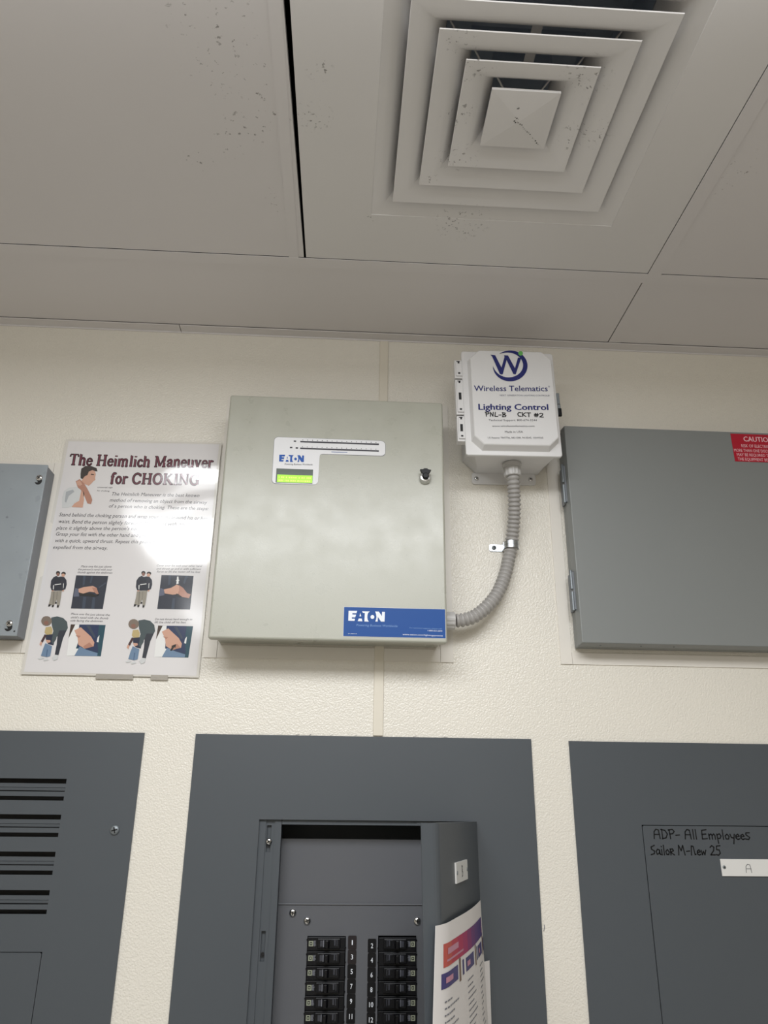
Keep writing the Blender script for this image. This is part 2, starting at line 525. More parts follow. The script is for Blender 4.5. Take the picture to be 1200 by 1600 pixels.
ART = {
 'man': [
  ('hair', [(-0.2506, 2.1273), (-0.2508, 2.137), (-0.2443, 2.1427), (-0.2344, 2.1431), (-0.224, 2.1393), (-0.2211, 2.1325), (-0.2256, 2.1332), (-0.2308, 2.1349), (-0.2365, 2.132), (-0.238, 2.1251), (-0.2424, 2.1222), (-0.2453, 2.1166), (-0.2493, 2.1186)]),
  ('skin', [(-0.2424, 2.1222), (-0.238, 2.1251), (-0.2365, 2.132), (-0.2308, 2.1349), (-0.2256, 2.1332), (-0.2235, 2.1269), (-0.2237, 2.1201), (-0.2226, 2.116), (-0.2257, 2.1132), (-0.2283, 2.109), (-0.2324, 2.104), (-0.2376, 2.106), (-0.2429, 2.1085), (-0.2471, 2.1124), (-0.2454, 2.1171)]),
  ('shirt', [(-0.2731, 2.0606), (-0.2758, 2.0805), (-0.2746, 2.0926), (-0.2671, 2.0996), (-0.2552, 2.1013), (-0.2465, 2.1003), (-0.2437, 2.0896), (-0.2453, 2.0761), (-0.253, 2.0706), (-0.2567, 2.0638), (-0.2623, 2.061)]),
  ('fold', [(-0.2707, 2.0913), (-0.2593, 2.0958), (-0.2562, 2.0918), (-0.2646, 2.0835), (-0.2674, 2.0701), (-0.2702, 2.0726)]),
  ('skin', [(-0.2445, 2.0949), (-0.2401, 2.0897), (-0.2369, 2.0764), (-0.2371, 2.0618), (-0.2565, 2.0625), (-0.2527, 2.0692), (-0.2451, 2.0748)]),
  ('skin2', [(-0.2569, 2.1121), (-0.2502, 2.1164), (-0.2417, 2.1086), (-0.234, 2.098), (-0.226, 2.0848), (-0.2224, 2.0769), (-0.2236, 2.0689), (-0.2299, 2.07), (-0.2348, 2.0792), (-0.2401, 2.0897), (-0.2445, 2.0949), (-0.2514, 2.1001)]),
  ('skin', [(-0.2554, 2.1108), (-0.2498, 2.1143), (-0.2442, 2.1058), (-0.2482, 2.1035), (-0.2528, 2.1049)]),
  ('dark', [(-0.2322, 2.1275), (-0.2266, 2.1266), (-0.2265, 2.1255), (-0.2319, 2.1258)]),
  ('dark', [(-0.2404, 2.0937), (-0.2382, 2.0884), (-0.2381, 2.0817), (-0.2402, 2.0892)]),
 ],
 'p1': [
  ('navy', [(-0.2295, 1.9369), (-0.175, 1.937), (-0.1763, 1.8787), (-0.2294, 1.8787)]),
  ('navy2', [(-0.2173, 1.9364), (-0.2133, 1.9365), (-0.2128, 1.9203), (-0.2158, 1.9188)]),
  ('navy2', [(-0.2038, 1.9362), (-0.2006, 1.9363), (-0.2019, 1.9234), (-0.2046, 1.9234)]),
  ('navy2', [(-0.178, 1.9255), (-0.1762, 1.9241), (-0.1873, 1.9153), (-0.1888, 1.9167)]),
  ('navy2', [(-0.2118, 1.8992), (-0.2064, 1.8988), (-0.2061, 1.8788), (-0.2109, 1.8792)]),
  ('navy2', [(-0.1957, 1.8991), (-0.1916, 1.8983), (-0.1901, 1.8789), (-0.1955, 1.879)]),
  ('slate', [(-0.2274, 1.9143), (-0.2213, 1.913), (-0.2188, 1.8996), (-0.2283, 1.8988)]),
  ('dark', [(-0.2204, 1.9068), (-0.1993, 1.9057), (-0.188, 1.9012), (-0.1931, 1.8997), (-0.2174, 1.9013)]),
  ('skin', [(-0.2219, 1.913), (-0.2143, 1.916), (-0.1985, 1.9187), (-0.1913, 1.9152), (-0.1892, 1.9096), (-0.1942, 1.9075), (-0.2024, 1.9084), (-0.2126, 1.9048), (-0.2204, 1.9068)]),
  ('skin2', [(-0.1995, 1.9158), (-0.1913, 1.9152), (-0.1885, 1.9088), (-0.1864, 1.9049), (-0.1898, 1.9043), (-0.1942, 1.9075)]),
  ('dark', [(-0.19, 1.9043), (-0.1858, 1.9044), (-0.186, 1.9021), (-0.1892, 1.902)]),
 ],
 'p2': [
  ('navy', [(-0.0849, 1.9409), (-0.0302, 1.9409), (-0.0303, 1.8814), (-0.0854, 1.8809)]),
  ('navy2', [(-0.0726, 1.9403), (-0.0685, 1.9404), (-0.0683, 1.9241), (-0.072, 1.9226)]),
  ('navy2', [(-0.0439, 1.9405), (-0.0398, 1.9404), (-0.0438, 1.9262), (-0.0467, 1.9275)]),
  ('navy2', [(-0.0614, 1.9002), (-0.0574, 1.9003), (-0.0567, 1.8818), (-0.0621, 1.8817)]),
  ('slate', [(-0.0845, 1.918), (-0.0777, 1.9153), (-0.076, 1.9055), (-0.085, 1.903)]),
  ('skin', [(-0.078, 1.9153), (-0.0661, 1.9185), (-0.0572, 1.9244), (-0.0501, 1.9217), (-0.052, 1.9132), (-0.0541, 1.9075), (-0.0621, 1.9064), (-0.0758, 1.9083)]),
  ('skin2', [(-0.0531, 1.9237), (-0.0458, 1.919), (-0.038, 1.9098), (-0.0319, 1.908), (-0.0339, 1.9009), (-0.0455, 1.9029), (-0.0536, 1.9083), (-0.0521, 1.9146)]),
  ('dark', [(-0.0556, 1.9088), (-0.0483, 1.9039), (-0.0509, 1.9027), (-0.0572, 1.906)]),
  ('white', [(-0.0579, 1.9387), (-0.0557, 1.9388), (-0.0546, 1.9331), (-0.0531, 1.9317), (-0.0546, 1.9308), (-0.0541, 1.9259), (-0.0579, 1.9252), (-0.0579, 1.9307), (-0.0596, 1.9315), (-0.0579, 1.933)]),
 ],
 'q1': [
  ('teal', [(-0.2252, 1.8514), (-0.1677, 1.8516), (-0.1682, 1.7989), (-0.2235, 1.7988)]),
  ('white', [(-0.2178, 1.8513), (-0.2112, 1.8514), (-0.2105, 1.8414), (-0.2035, 1.8173), (-0.2111, 1.7991), (-0.2235, 1.7988), (-0.2248, 1.8289)]),
  ('brown', [(-0.2252, 1.8514), (-0.2178, 1.8513), (-0.2252, 1.8276)]),
  ('navy3', [(-0.2112, 1.8514), (-0.1783, 1.8517), (-0.1778, 1.8259), (-0.1729, 1.8046), (-0.2081, 1.8132)]),
  ('navy2', [(-0.1991, 1.8498), (-0.194, 1.8505), (-0.1812, 1.8312), (-0.1835, 1.829)]),
  ('jeans', [(-0.2049, 1.8146), (-0.2111, 1.7991), (-0.1739, 1.799), (-0.1741, 1.8041), (-0.1932, 1.8095)]),
  ('white', [(-0.1778, 1.83), (-0.1753, 1.8341), (-0.1751, 1.822), (-0.1784, 1.8227)]),
  ('skin', [(-0.2176, 1.8412), (-0.2079, 1.8469), (-0.1885, 1.8311), (-0.1819, 1.8218), (-0.1822, 1.8151), (-0.196, 1.8108), (-0.2074, 1.8172), (-0.2105, 1.8292)]),
  ('skin2', [(-0.2145, 1.8332), (-0.2057, 1.832), (-0.2086, 1.8285)]),
  ('skin2', [(-0.1992, 1.8147), (-0.1897, 1.8216), (-0.183, 1.8151), (-0.196, 1.8108)]),
 ],
 'q2': [
  ('teal', [(-0.0805, 1.8526), (-0.0224, 1.8528), (-0.025, 1.7997), (-0.081, 1.7996)]),
  ('white', [(-0.073, 1.8524), (-0.0664, 1.8526), (-0.0661, 1.8425), (-0.0599, 1.8183), (-0.0684, 1.7999), (-0.081, 1.7996), (-0.0811, 1.8299)]),
  ('brown', [(-0.0805, 1.8526), (-0.073, 1.8524), (-0.0815, 1.8286)]),
  ('navy3', [(-0.0664, 1.8526), (-0.0331, 1.8528), (-0.0336, 1.8269), (-0.0296, 1.8055), (-0.0648, 1.8141)]),
  ('navy2', [(-0.0542, 1.851), (-0.049, 1.8516), (-0.0368, 1.8323), (-0.0392, 1.8301)]),
  ('jeans', [(-0.0615, 1.8156), (-0.0684, 1.7999), (-0.0308, 1.7999), (-0.0308, 1.805), (-0.0499, 1.8104)]),
  ('white', [(-0.0335, 1.831), (-0.0307, 1.8351), (-0.0311, 1.8229), (-0.0343, 1.8237)]),
  ('skin', [(-0.0732, 1.8423), (-0.0632, 1.848), (-0.0442, 1.8321), (-0.0379, 1.8228), (-0.0386, 1.816), (-0.0526, 1.8117), (-0.0639, 1.8182), (-0.0666, 1.8303)]),
  ('skin2', [(-0.0705, 1.8342), (-0.0616, 1.8331), (-0.0646, 1.8295)]),
  ('skin2', [(-0.0557, 1.8157), (-0.0459, 1.8226), (-0.0394, 1.816), (-0.0526, 1.8117)]),
  ('dark', [(-0.0562, 1.8106), (-0.0535, 1.8173), (-0.0552, 1.8184), (-0.0471, 1.822), (-0.048, 1.8153), (-0.05, 1.8166), (-0.053, 1.8104)]),
 ],
 'm1': [
  ('dark', [(-0.2572, 1.9402), (-0.2572, 1.9386), (-0.258, 1.9373), (-0.2593, 1.9365), (-0.2609, 1.9365), (-0.2624, 1.9371), (-0.2636, 1.9384), (-0.2642, 1.94), (-0.2641, 1.9417), (-0.2634, 1.943), (-0.2621, 1.9438), (-0.2605, 1.9438), (-0.259, 1.9431), (-0.2578, 1.9419)]),
  ('skin3', [(-0.2578, 1.9379), (-0.2578, 1.9365), (-0.2583, 1.9354), (-0.2593, 1.9348), (-0.2604, 1.9347), (-0.2615, 1.9353), (-0.2624, 1.9364), (-0.2629, 1.9378), (-0.2629, 1.9392), (-0.2623, 1.9403), (-0.2614, 1.941), (-0.2603, 1.941), (-0.2591, 1.9404), (-0.2582, 1.9393)]),
  ('dark', [(-0.2475, 1.9396), (-0.2476, 1.9382), (-0.2485, 1.9371), (-0.2499, 1.9364), (-0.2516, 1.9364), (-0.2532, 1.9369), (-0.2544, 1.938), (-0.255, 1.9394), (-0.2548, 1.9408), (-0.254, 1.9419), (-0.2525, 1.9426), (-0.2509, 1.9426), (-0.2493, 1.942), (-0.248, 1.941)]),
  ('skin', [(-0.2484, 1.9367), (-0.2485, 1.9354), (-0.2492, 1.9344), (-0.2503, 1.9338), (-0.2516, 1.9337), (-0.2529, 1.9343), (-0.2539, 1.9353), (-0.2544, 1.9365), (-0.2543, 1.9378), (-0.2536, 1.9389), (-0.2525, 1.9395), (-0.2512, 1.9395), (-0.2499, 1.939), (-0.2489, 1.938)]),
  ('knit', [(-0.2673, 1.9322), (-0.2629, 1.9352), (-0.2588, 1.933), (-0.2547, 1.9343), (-0.2492, 1.9333), (-0.2446, 1.9283), (-0.2428, 1.9204), (-0.2436, 1.9119), (-0.2472, 1.9107), (-0.2475, 1.9095), (-0.2662, 1.909), (-0.2693, 1.9152), (-0.2701, 1.9264)]),
  ('knit2', [(-0.2648, 1.93), (-0.2596, 1.9313), (-0.2541, 1.9303), (-0.2498, 1.91), (-0.2613, 1.9088), (-0.2642, 1.9198)]),
  ('white', [(-0.2631, 1.9201), (-0.2527, 1.9217), (-0.2523, 1.9203), (-0.2624, 1.9185)]),
  ('white', [(-0.2652, 1.9181), (-0.2638, 1.9187), (-0.2629, 1.9108), (-0.2643, 1.9113)]),
  ('white', [(-0.2488, 1.9213), (-0.2479, 1.9225), (-0.2471, 1.9146), (-0.2476, 1.9123)]),
  ('skin', [(-0.2662, 1.9092), (-0.2625, 1.9092), (-0.2624, 1.9075), (-0.2654, 1.9074)]),
  ('skin', [(-0.2488, 1.9096), (-0.2458, 1.9107), (-0.2453, 1.9088), (-0.2477, 1.9073)]),
  ('khaki', [(-0.2664, 1.9073), (-0.2622, 1.9079), (-0.2491, 1.9091), (-0.2487, 1.8966), (-0.2487, 1.8832), (-0.2529, 1.8831), (-0.2552, 1.8942), (-0.2564, 1.8884), (-0.2583, 1.8836), (-0.2615, 1.8838), (-0.267, 1.8848), (-0.266, 1.8984)]),
  ('khaki2', [(-0.2627, 1.9074), (-0.2609, 1.9075), (-0.2591, 1.8852), (-0.2605, 1.8852)]),
  ('khaki2', [(-0.2569, 1.9076), (-0.2558, 1.9076), (-0.2547, 1.8942), (-0.2555, 1.8942)]),
  ('dark', [(-0.267, 1.885), (-0.2632, 1.8845), (-0.2643, 1.8815), (-0.2674, 1.8811)]),
  ('dark', [(-0.261, 1.8841), (-0.2578, 1.8836), (-0.2586, 1.8802), (-0.2613, 1.8805)]),
  ('dark', [(-0.2528, 1.8837), (-0.2495, 1.8832), (-0.2497, 1.8797), (-0.2526, 1.8798)]),
  ('dark', [(-0.2568, 1.8888), (-0.2544, 1.8892), (-0.2539, 1.8862), (-0.2566, 1.8862)]),
 ],
 'm2': [
  ('dark', [(-0.1124, 1.9438), (-0.1126, 1.9422), (-0.1134, 1.9409), (-0.1148, 1.9401), (-0.1164, 1.94), (-0.1179, 1.9407), (-0.119, 1.942), (-0.1196, 1.9436), (-0.1195, 1.9453), (-0.1186, 1.9466), (-0.1173, 1.9474), (-0.1157, 1.9475), (-0.1141, 1.9468), (-0.113, 1.9455)]),
  ('skin3', [(-0.1131, 1.9415), (-0.1132, 1.9401), (-0.1138, 1.939), (-0.1148, 1.9383), (-0.1159, 1.9383), (-0.1171, 1.9389), (-0.1179, 1.94), (-0.1183, 1.9414), (-0.1183, 1.9428), (-0.1177, 1.9439), (-0.1167, 1.9446), (-0.1155, 1.9446), (-0.1144, 1.944), (-0.1136, 1.9429)]),
  ('dark', [(-0.1027, 1.9432), (-0.1029, 1.9418), (-0.1038, 1.9406), (-0.1052, 1.94), (-0.1069, 1.9399), (-0.1085, 1.9405), (-0.1097, 1.9416), (-0.1103, 1.943), (-0.1101, 1.9444), (-0.1091, 1.9455), (-0.1077, 1.9462), (-0.106, 1.9462), (-0.1044, 1.9457), (-0.1032, 1.9446)]),
  ('skin', [(-0.1037, 1.9403), (-0.1039, 1.939), (-0.1046, 1.9379), (-0.1057, 1.9373), (-0.1071, 1.9373), (-0.1084, 1.9378), (-0.1094, 1.9388), (-0.1098, 1.9401), (-0.1097, 1.9414), (-0.1089, 1.9425), (-0.1078, 1.9431), (-0.1064, 1.9431), (-0.1051, 1.9426), (-0.1042, 1.9416)]),
  ('knit', [(-0.123, 1.9357), (-0.1185, 1.9387), (-0.1144, 1.9366), (-0.1102, 1.9378), (-0.1046, 1.9368), (-0.1002, 1.9318), (-0.0987, 1.9238), (-0.0999, 1.9153), (-0.1035, 1.914), (-0.1039, 1.9129), (-0.1228, 1.9124), (-0.1257, 1.9186), (-0.1261, 1.9299)]),
  ('knit2', [(-0.1205, 1.9335), (-0.1153, 1.9348), (-0.1097, 1.9338), (-0.1062, 1.9134), (-0.1179, 1.9122), (-0.1204, 1.9233)]),
  ('white', [(-0.1193, 1.9235), (-0.1087, 1.9252), (-0.1083, 1.9238), (-0.1186, 1.9219)]),
  ('white', [(-0.1214, 1.9215), (-0.12, 1.9221), (-0.1195, 1.9142), (-0.1208, 1.9147)]),
  ('white', [(-0.1047, 1.9248), (-0.1038, 1.926), (-0.1033, 1.918), (-0.1039, 1.9157)]),
  ('skin', [(-0.1228, 1.9125), (-0.119, 1.9126), (-0.119, 1.9108), (-0.1221, 1.9107)]),
  ('skin', [(-0.1053, 1.913), (-0.1021, 1.9141), (-0.1017, 1.9122), (-0.1042, 1.9106)]),
  ('khaki', [(-0.1231, 1.9107), (-0.1189, 1.9113), (-0.1055, 1.9125), (-0.1056, 1.8999), (-0.1062, 1.8864), (-0.1104, 1.8863), (-0.1123, 1.8975), (-0.1138, 1.8916), (-0.1159, 1.8868), (-0.1191, 1.887), (-0.1246, 1.888), (-0.1231, 1.9017)]),
  ('khaki2', [(-0.1194, 1.9108), (-0.1175, 1.9109), (-0.1166, 1.8884), (-0.118, 1.8884)]),
  ('khaki2', [(-0.1134, 1.911), (-0.1124, 1.911), (-0.1118, 1.8975), (-0.1127, 1.8975)]),
  ('dark', [(-0.1246, 1.8882), (-0.1208, 1.8877), (-0.122, 1.8847), (-0.1252, 1.8843)]),
  ('dark', [(-0.1186, 1.8872), (-0.1153, 1.8868), (-0.1163, 1.8834), (-0.119, 1.8837)]),
  ('dark', [(-0.1103, 1.8869), (-0.107, 1.8864), (-0.1073, 1.8828), (-0.1102, 1.883)]),
  ('dark', [(-0.1141, 1.892), (-0.1117, 1.8924), (-0.1114, 1.8894), (-0.114, 1.8894)]),
 ],
 'w1': [
  ('grey', [(-0.2594, 1.8624), (-0.2499, 1.8646), (-0.2397, 1.8622), (-0.2319, 1.8554), (-0.2291, 1.8453), (-0.2304, 1.8408), (-0.2424, 1.8406), (-0.2439, 1.8311), (-0.248, 1.826), (-0.2534, 1.8296), (-0.252, 1.8397), (-0.2559, 1.8485)]),
  ('pants', [(-0.2424, 1.8406), (-0.2306, 1.8408), (-0.2342, 1.8275), (-0.237, 1.7995), (-0.2432, 1.8002), (-0.2429, 1.8173), (-0.2439, 1.8311)]),
  ('ash', [(-0.2572, 1.8563), (-0.2575, 1.8526), (-0.2594, 1.8495), (-0.2626, 1.8478), (-0.2666, 1.8477), (-0.2703, 1.8493), (-0.2733, 1.8522), (-0.2748, 1.8559), (-0.2745, 1.8597), (-0.2726, 1.8628), (-0.2694, 1.8645), (-0.2654, 1.8646), (-0.2616, 1.863), (-0.2587, 1.8601)]),
  ('skin3', [(-0.2619, 1.8532), (-0.2621, 1.8516), (-0.263, 1.8504), (-0.2644, 1.8497), (-0.2662, 1.8496), (-0.2678, 1.8503), (-0.2691, 1.8515), (-0.2698, 1.853), (-0.2696, 1.8545), (-0.2688, 1.8558), (-0.2673, 1.8565), (-0.2656, 1.8566), (-0.2639, 1.8559), (-0.2626, 1.8547)]),
  ('tan', [(-0.2655, 1.8457), (-0.2569, 1.8472), (-0.2532, 1.841), (-0.2532, 1.8336), (-0.2626, 1.8332), (-0.266, 1.8369)]),
  ('knitb', [(-0.2631, 1.8329), (-0.2523, 1.834), (-0.2468, 1.8298), (-0.2478, 1.8154), (-0.2569, 1.8177), (-0.2619, 1.8257)]),
  ('grey', [(-0.2518, 1.8385), (-0.2449, 1.8374), (-0.2449, 1.826), (-0.249, 1.8172), (-0.252, 1.8209)]),
  ('maroon', [(-0.2651, 1.8338), (-0.2615, 1.832), (-0.266, 1.8196), (-0.2694, 1.822)]),
  ('skin', [(-0.2697, 1.8215), (-0.2665, 1.8196), (-0.2674, 1.8137), (-0.2707, 1.8167)]),
  ('skin', [(-0.262, 1.8244), (-0.2543, 1.824), (-0.2532, 1.8209), (-0.2584, 1.8189)]),
  ('jeans', [(-0.2614, 1.8188), (-0.2497, 1.8141), (-0.25, 1.7974), (-0.2551, 1.7958), (-0.2651, 1.7977), (-0.2635, 1.8094)]),
  ('jeans2', [(-0.2572, 1.8083), (-0.2554, 1.8084), (-0.2553, 1.7966), (-0.2568, 1.7962)]),
  ('white2', [(-0.2691, 1.793), (-0.2624, 1.7961), (-0.2587, 1.7935), (-0.2659, 1.7914)]),
  ('white2', [(-0.2597, 1.7908), (-0.2542, 1.7938), (-0.2508, 1.7914), (-0.2582, 1.7891)]),
  ('white2', [(-0.2472, 1.795), (-0.2431, 1.7994), (-0.2369, 1.7989), (-0.2374, 1.7927), (-0.2427, 1.7899)]),
 ],
 'w2': [
  ('grey', [(-0.1145, 1.8604), (-0.1049, 1.8625), (-0.0946, 1.8602), (-0.087, 1.8533), (-0.0846, 1.8432), (-0.0861, 1.8387), (-0.0982, 1.8384), (-0.1002, 1.8289), (-0.1045, 1.8238), (-0.1098, 1.8274), (-0.108, 1.8376), (-0.1116, 1.8464)]),
  ('pants', [(-0.0982, 1.8384), (-0.0863, 1.8387), (-0.0905, 1.8253), (-0.0945, 1.7971), (-0.1007, 1.7979), (-0.0997, 1.8151), (-0.1002, 1.8289)]),
  ('ash', [(-0.1125, 1.8543), (-0.113, 1.8505), (-0.1151, 1.8474), (-0.1184, 1.8457), (-0.1224, 1.8456), (-0.1261, 1.8472), (-0.129, 1.8501), (-0.1303, 1.8538), (-0.1299, 1.8576), (-0.1279, 1.8607), (-0.1245, 1.8625), (-0.1205, 1.8626), (-0.1167, 1.861), (-0.1139, 1.858)]),
  ('skin3', [(-0.1175, 1.8511), (-0.1177, 1.8495), (-0.1186, 1.8483), (-0.1201, 1.8475), (-0.1219, 1.8475), (-0.1235, 1.8481), (-0.1248, 1.8494), (-0.1254, 1.8509), (-0.1252, 1.8524), (-0.1243, 1.8537), (-0.1228, 1.8544), (-0.121, 1.8545), (-0.1193, 1.8538), (-0.1181, 1.8526)]),
  ('tan', [(-0.1214, 1.8436), (-0.1127, 1.8451), (-0.1092, 1.8388), (-0.1095, 1.8315), (-0.1189, 1.831), (-0.1222, 1.8347)]),
  ('knitb', [(-0.1195, 1.8307), (-0.1085, 1.8319), (-0.1031, 1.8276), (-0.1048, 1.8131), (-0.1139, 1.8154), (-0.1186, 1.8235)]),
  ('grey', [(-0.1079, 1.8363), (-0.1009, 1.8352), (-0.1014, 1.8238), (-0.1059, 1.815), (-0.1088, 1.8186)]),
  ('maroon', [(-0.1215, 1.8316), (-0.1179, 1.8298), (-0.123, 1.8173), (-0.1263, 1.8198)]),
  ('skin', [(-0.1266, 1.8193), (-0.1234, 1.8173), (-0.1246, 1.8114), (-0.1279, 1.8145)]),
  ('skin', [(-0.1187, 1.8222), (-0.111, 1.8217), (-0.11, 1.8186), (-0.1153, 1.8166)]),
  ('jeans', [(-0.1183, 1.8166), (-0.1067, 1.8118), (-0.1077, 1.795), (-0.113, 1.7934), (-0.1229, 1.7953), (-0.1208, 1.8072)]),
  ('jeans2', [(-0.1145, 1.806), (-0.1127, 1.8061), (-0.1131, 1.7943), (-0.1146, 1.7939)]),
  ('white2', [(-0.1272, 1.7907), (-0.1203, 1.7938), (-0.1167, 1.7911), (-0.124, 1.789)]),
  ('white2', [(-0.1178, 1.7884), (-0.1121, 1.7915), (-0.1088, 1.7891), (-0.1164, 1.7867)]),
  ('white2', [(-0.1049, 1.7926), (-0.1006, 1.797), (-0.0944, 1.7965), (-0.0951, 1.7903), (-0.1006, 1.7875)]),
 ],
 'crescent': [
  ('navyink', [(0.4867, 2.3162), (0.4868, 2.3118), (0.4875, 2.3076), (0.4887, 2.3036), (0.4905, 2.2998), (0.4928, 2.2964), (0.4955, 2.2933), (0.4987, 2.2907), (0.5022, 2.2886), (0.506, 2.287), (0.51, 2.286), (0.5142, 2.2855), (0.5184, 2.2856), (0.5227, 2.2863), (0.5269, 2.2876), (0.5309, 2.2894), (0.5347, 2.2918), (0.5382, 2.2946), (0.5414, 2.2978), (0.5441, 2.3014), (0.5464, 2.3053), (0.5482, 2.3094), (0.5494, 2.3137), (0.5501, 2.3181), (0.5502, 2.3225), (0.5497, 2.3268), (0.5487, 2.3309), (0.547, 2.3348), (0.5449, 2.3384), (0.5423, 2.3417), (0.5392, 2.3444), (0.5357, 2.3467), (0.5319, 2.3485), (0.5279, 2.3497), (0.5237, 2.3503), (0.5193, 2.3503), (0.515, 2.3497), (0.5108, 2.3485), (0.5066, 2.3467), (0.5027, 2.3444), (0.4991, 2.3416)]),
  ('navyink', [(0.4867, 2.3162), (0.4883, 2.3121), (0.4898, 2.3084), (0.4917, 2.3051), (0.4939, 2.3022), (0.4964, 2.2997), (0.4992, 2.2976), (0.5022, 2.296), (0.5053, 2.2948), (0.5085, 2.294), (0.5119, 2.2936), (0.5152, 2.2937), (0.5185, 2.2941), (0.5217, 2.2949), (0.5248, 2.2961), (0.5277, 2.2976), (0.5305, 2.2994), (0.533, 2.3015), (0.5353, 2.3038), (0.5373, 2.3063), (0.5389, 2.3091), (0.5403, 2.3119), (0.5412, 2.3149), (0.5418, 2.318), (0.5421, 2.3211), (0.5419, 2.3243), (0.5413, 2.3273), (0.5403, 2.3303), (0.5389, 2.3332), (0.5371, 2.3359), (0.5349, 2.3383), (0.5324, 2.3405), (0.5295, 2.3424), (0.5263, 2.3439), (0.5229, 2.3449), (0.5192, 2.3456), (0.5154, 2.3458), (0.5114, 2.3454), (0.5074, 2.3446), (0.5033, 2.3433), (0.4991, 2.3416)]),
 ],
 'wlogo': [
  ('navyink', [(0.4831, 2.3395), (0.4919, 2.3386), (0.5051, 2.3064), (0.5005, 2.2988), (0.4987, 2.2998), (0.4862, 2.3358)]),
  ('navyink', [(0.5005, 2.2988), (0.4988, 2.3019), (0.5089, 2.336), (0.5081, 2.3394), (0.515, 2.3393), (0.5039, 2.2994)]),
  ('navyink', [(0.5081, 2.3394), (0.5154, 2.3393), (0.5287, 2.3086), (0.5275, 2.3001), (0.5233, 2.3009), (0.5097, 2.3365)]),
  ('navyink', [(0.5233, 2.3009), (0.5244, 2.3048), (0.5335, 2.3359), (0.5394, 2.3353), (0.5275, 2.3001)]),
  ('greenink', [(0.5431, 2.3451), (0.5426, 2.343), (0.5413, 2.3412), (0.5395, 2.3401), (0.5376, 2.34), (0.5359, 2.3409), (0.5348, 2.3426), (0.5345, 2.3447), (0.535, 2.3469), (0.5363, 2.3487), (0.5381, 2.3497), (0.54, 2.3498), (0.5417, 2.349), (0.5428, 2.3473)]),
 ],
 'elogo_white': [
  ('whiteink', [(0.2387, 1.8666), (0.2526, 1.8667), (0.2514, 1.8627), (0.2449, 1.8627), (0.2449, 1.8606), (0.251, 1.8605), (0.2496, 1.8559), (0.2442, 1.8559), (0.2442, 1.8537), (0.2494, 1.8535), (0.2485, 1.85), (0.2386, 1.8501)]),
  ('whiteink', [(0.2578, 1.8633), (0.2593, 1.8578), (0.2564, 1.8577)]),
  ('whiteink', [(0.2554, 1.8542), (0.2602, 1.8541), (0.2613, 1.8497), (0.2538, 1.8498)]),
  ('whiteink', [(0.2606, 1.8662), (0.2729, 1.8661), (0.2705, 1.8638), (0.2694, 1.8603), (0.2692, 1.8563), (0.2698, 1.8528), (0.2716, 1.8494), (0.2646, 1.8495), (0.265, 1.8633), (0.2619, 1.8636)]),
  ('whiteink', [(0.2806, 1.8572), (0.2803, 1.8558), (0.2795, 1.8546), (0.2782, 1.854), (0.2768, 1.8539), (0.2755, 1.8545), (0.2746, 1.8557), (0.2742, 1.8571), (0.2745, 1.8585), (0.2754, 1.8596), (0.2767, 1.8603), (0.2781, 1.8603), (0.2794, 1.8597), (0.2803, 1.8586)]),
  ('whiteink', [(0.2818, 1.8663), (0.2878, 1.8663), (0.2927, 1.8589), (0.293, 1.8661), (0.2976, 1.8661), (0.2971, 1.85), (0.2914, 1.8499), (0.2864, 1.8576), (0.2861, 1.8498), (0.282, 1.8499), (0.2834, 1.8531), (0.2841, 1.8571), (0.2833, 1.8619)]),
 ],
 'elogo_blue': [
  ('blueink', [(0.1109, 2.1413), (0.1209, 2.1415), (0.1202, 2.1384), (0.1154, 2.1383), (0.1155, 2.1367), (0.1199, 2.1367), (0.1191, 2.1331), (0.1151, 2.1331), (0.1152, 2.1314), (0.119, 2.1313), (0.1184, 2.1285), (0.1112, 2.1285)]),
  ('blueink', [(0.1248, 2.1389), (0.1261, 2.1347), (0.124, 2.1346)]),
  ('blueink', [(0.1234, 2.1319), (0.1268, 2.1318), (0.1277, 2.1285), (0.1223, 2.1285)]),
  ('blueink', [(0.1268, 2.1412), (0.1357, 2.1412), (0.1341, 2.1394), (0.1333, 2.1367), (0.1333, 2.1336), (0.1339, 2.1309), (0.1353, 2.1283), (0.1301, 2.1283), (0.1301, 2.1389), (0.1278, 2.1392)]),
  ('blueink', [(0.1416, 2.1344), (0.1415, 2.1333), (0.1409, 2.1324), (0.14, 2.1319), (0.1389, 2.1319), (0.138, 2.1323), (0.1373, 2.1332), (0.137, 2.1342), (0.1372, 2.1353), (0.1378, 2.1362), (0.1387, 2.1368), (0.1397, 2.1368), (0.1407, 2.1363), (0.1414, 2.1355)]),
  ('blueink', [(0.1422, 2.1414), (0.1466, 2.1415), (0.1504, 2.1358), (0.1504, 2.1414), (0.1537, 2.1414), (0.1539, 2.129), (0.1497, 2.1289), (0.1458, 2.1348), (0.1458, 2.1287), (0.1429, 2.1288), (0.1438, 2.1313), (0.1442, 2.1344), (0.1435, 2.1381)]),
 ],
}
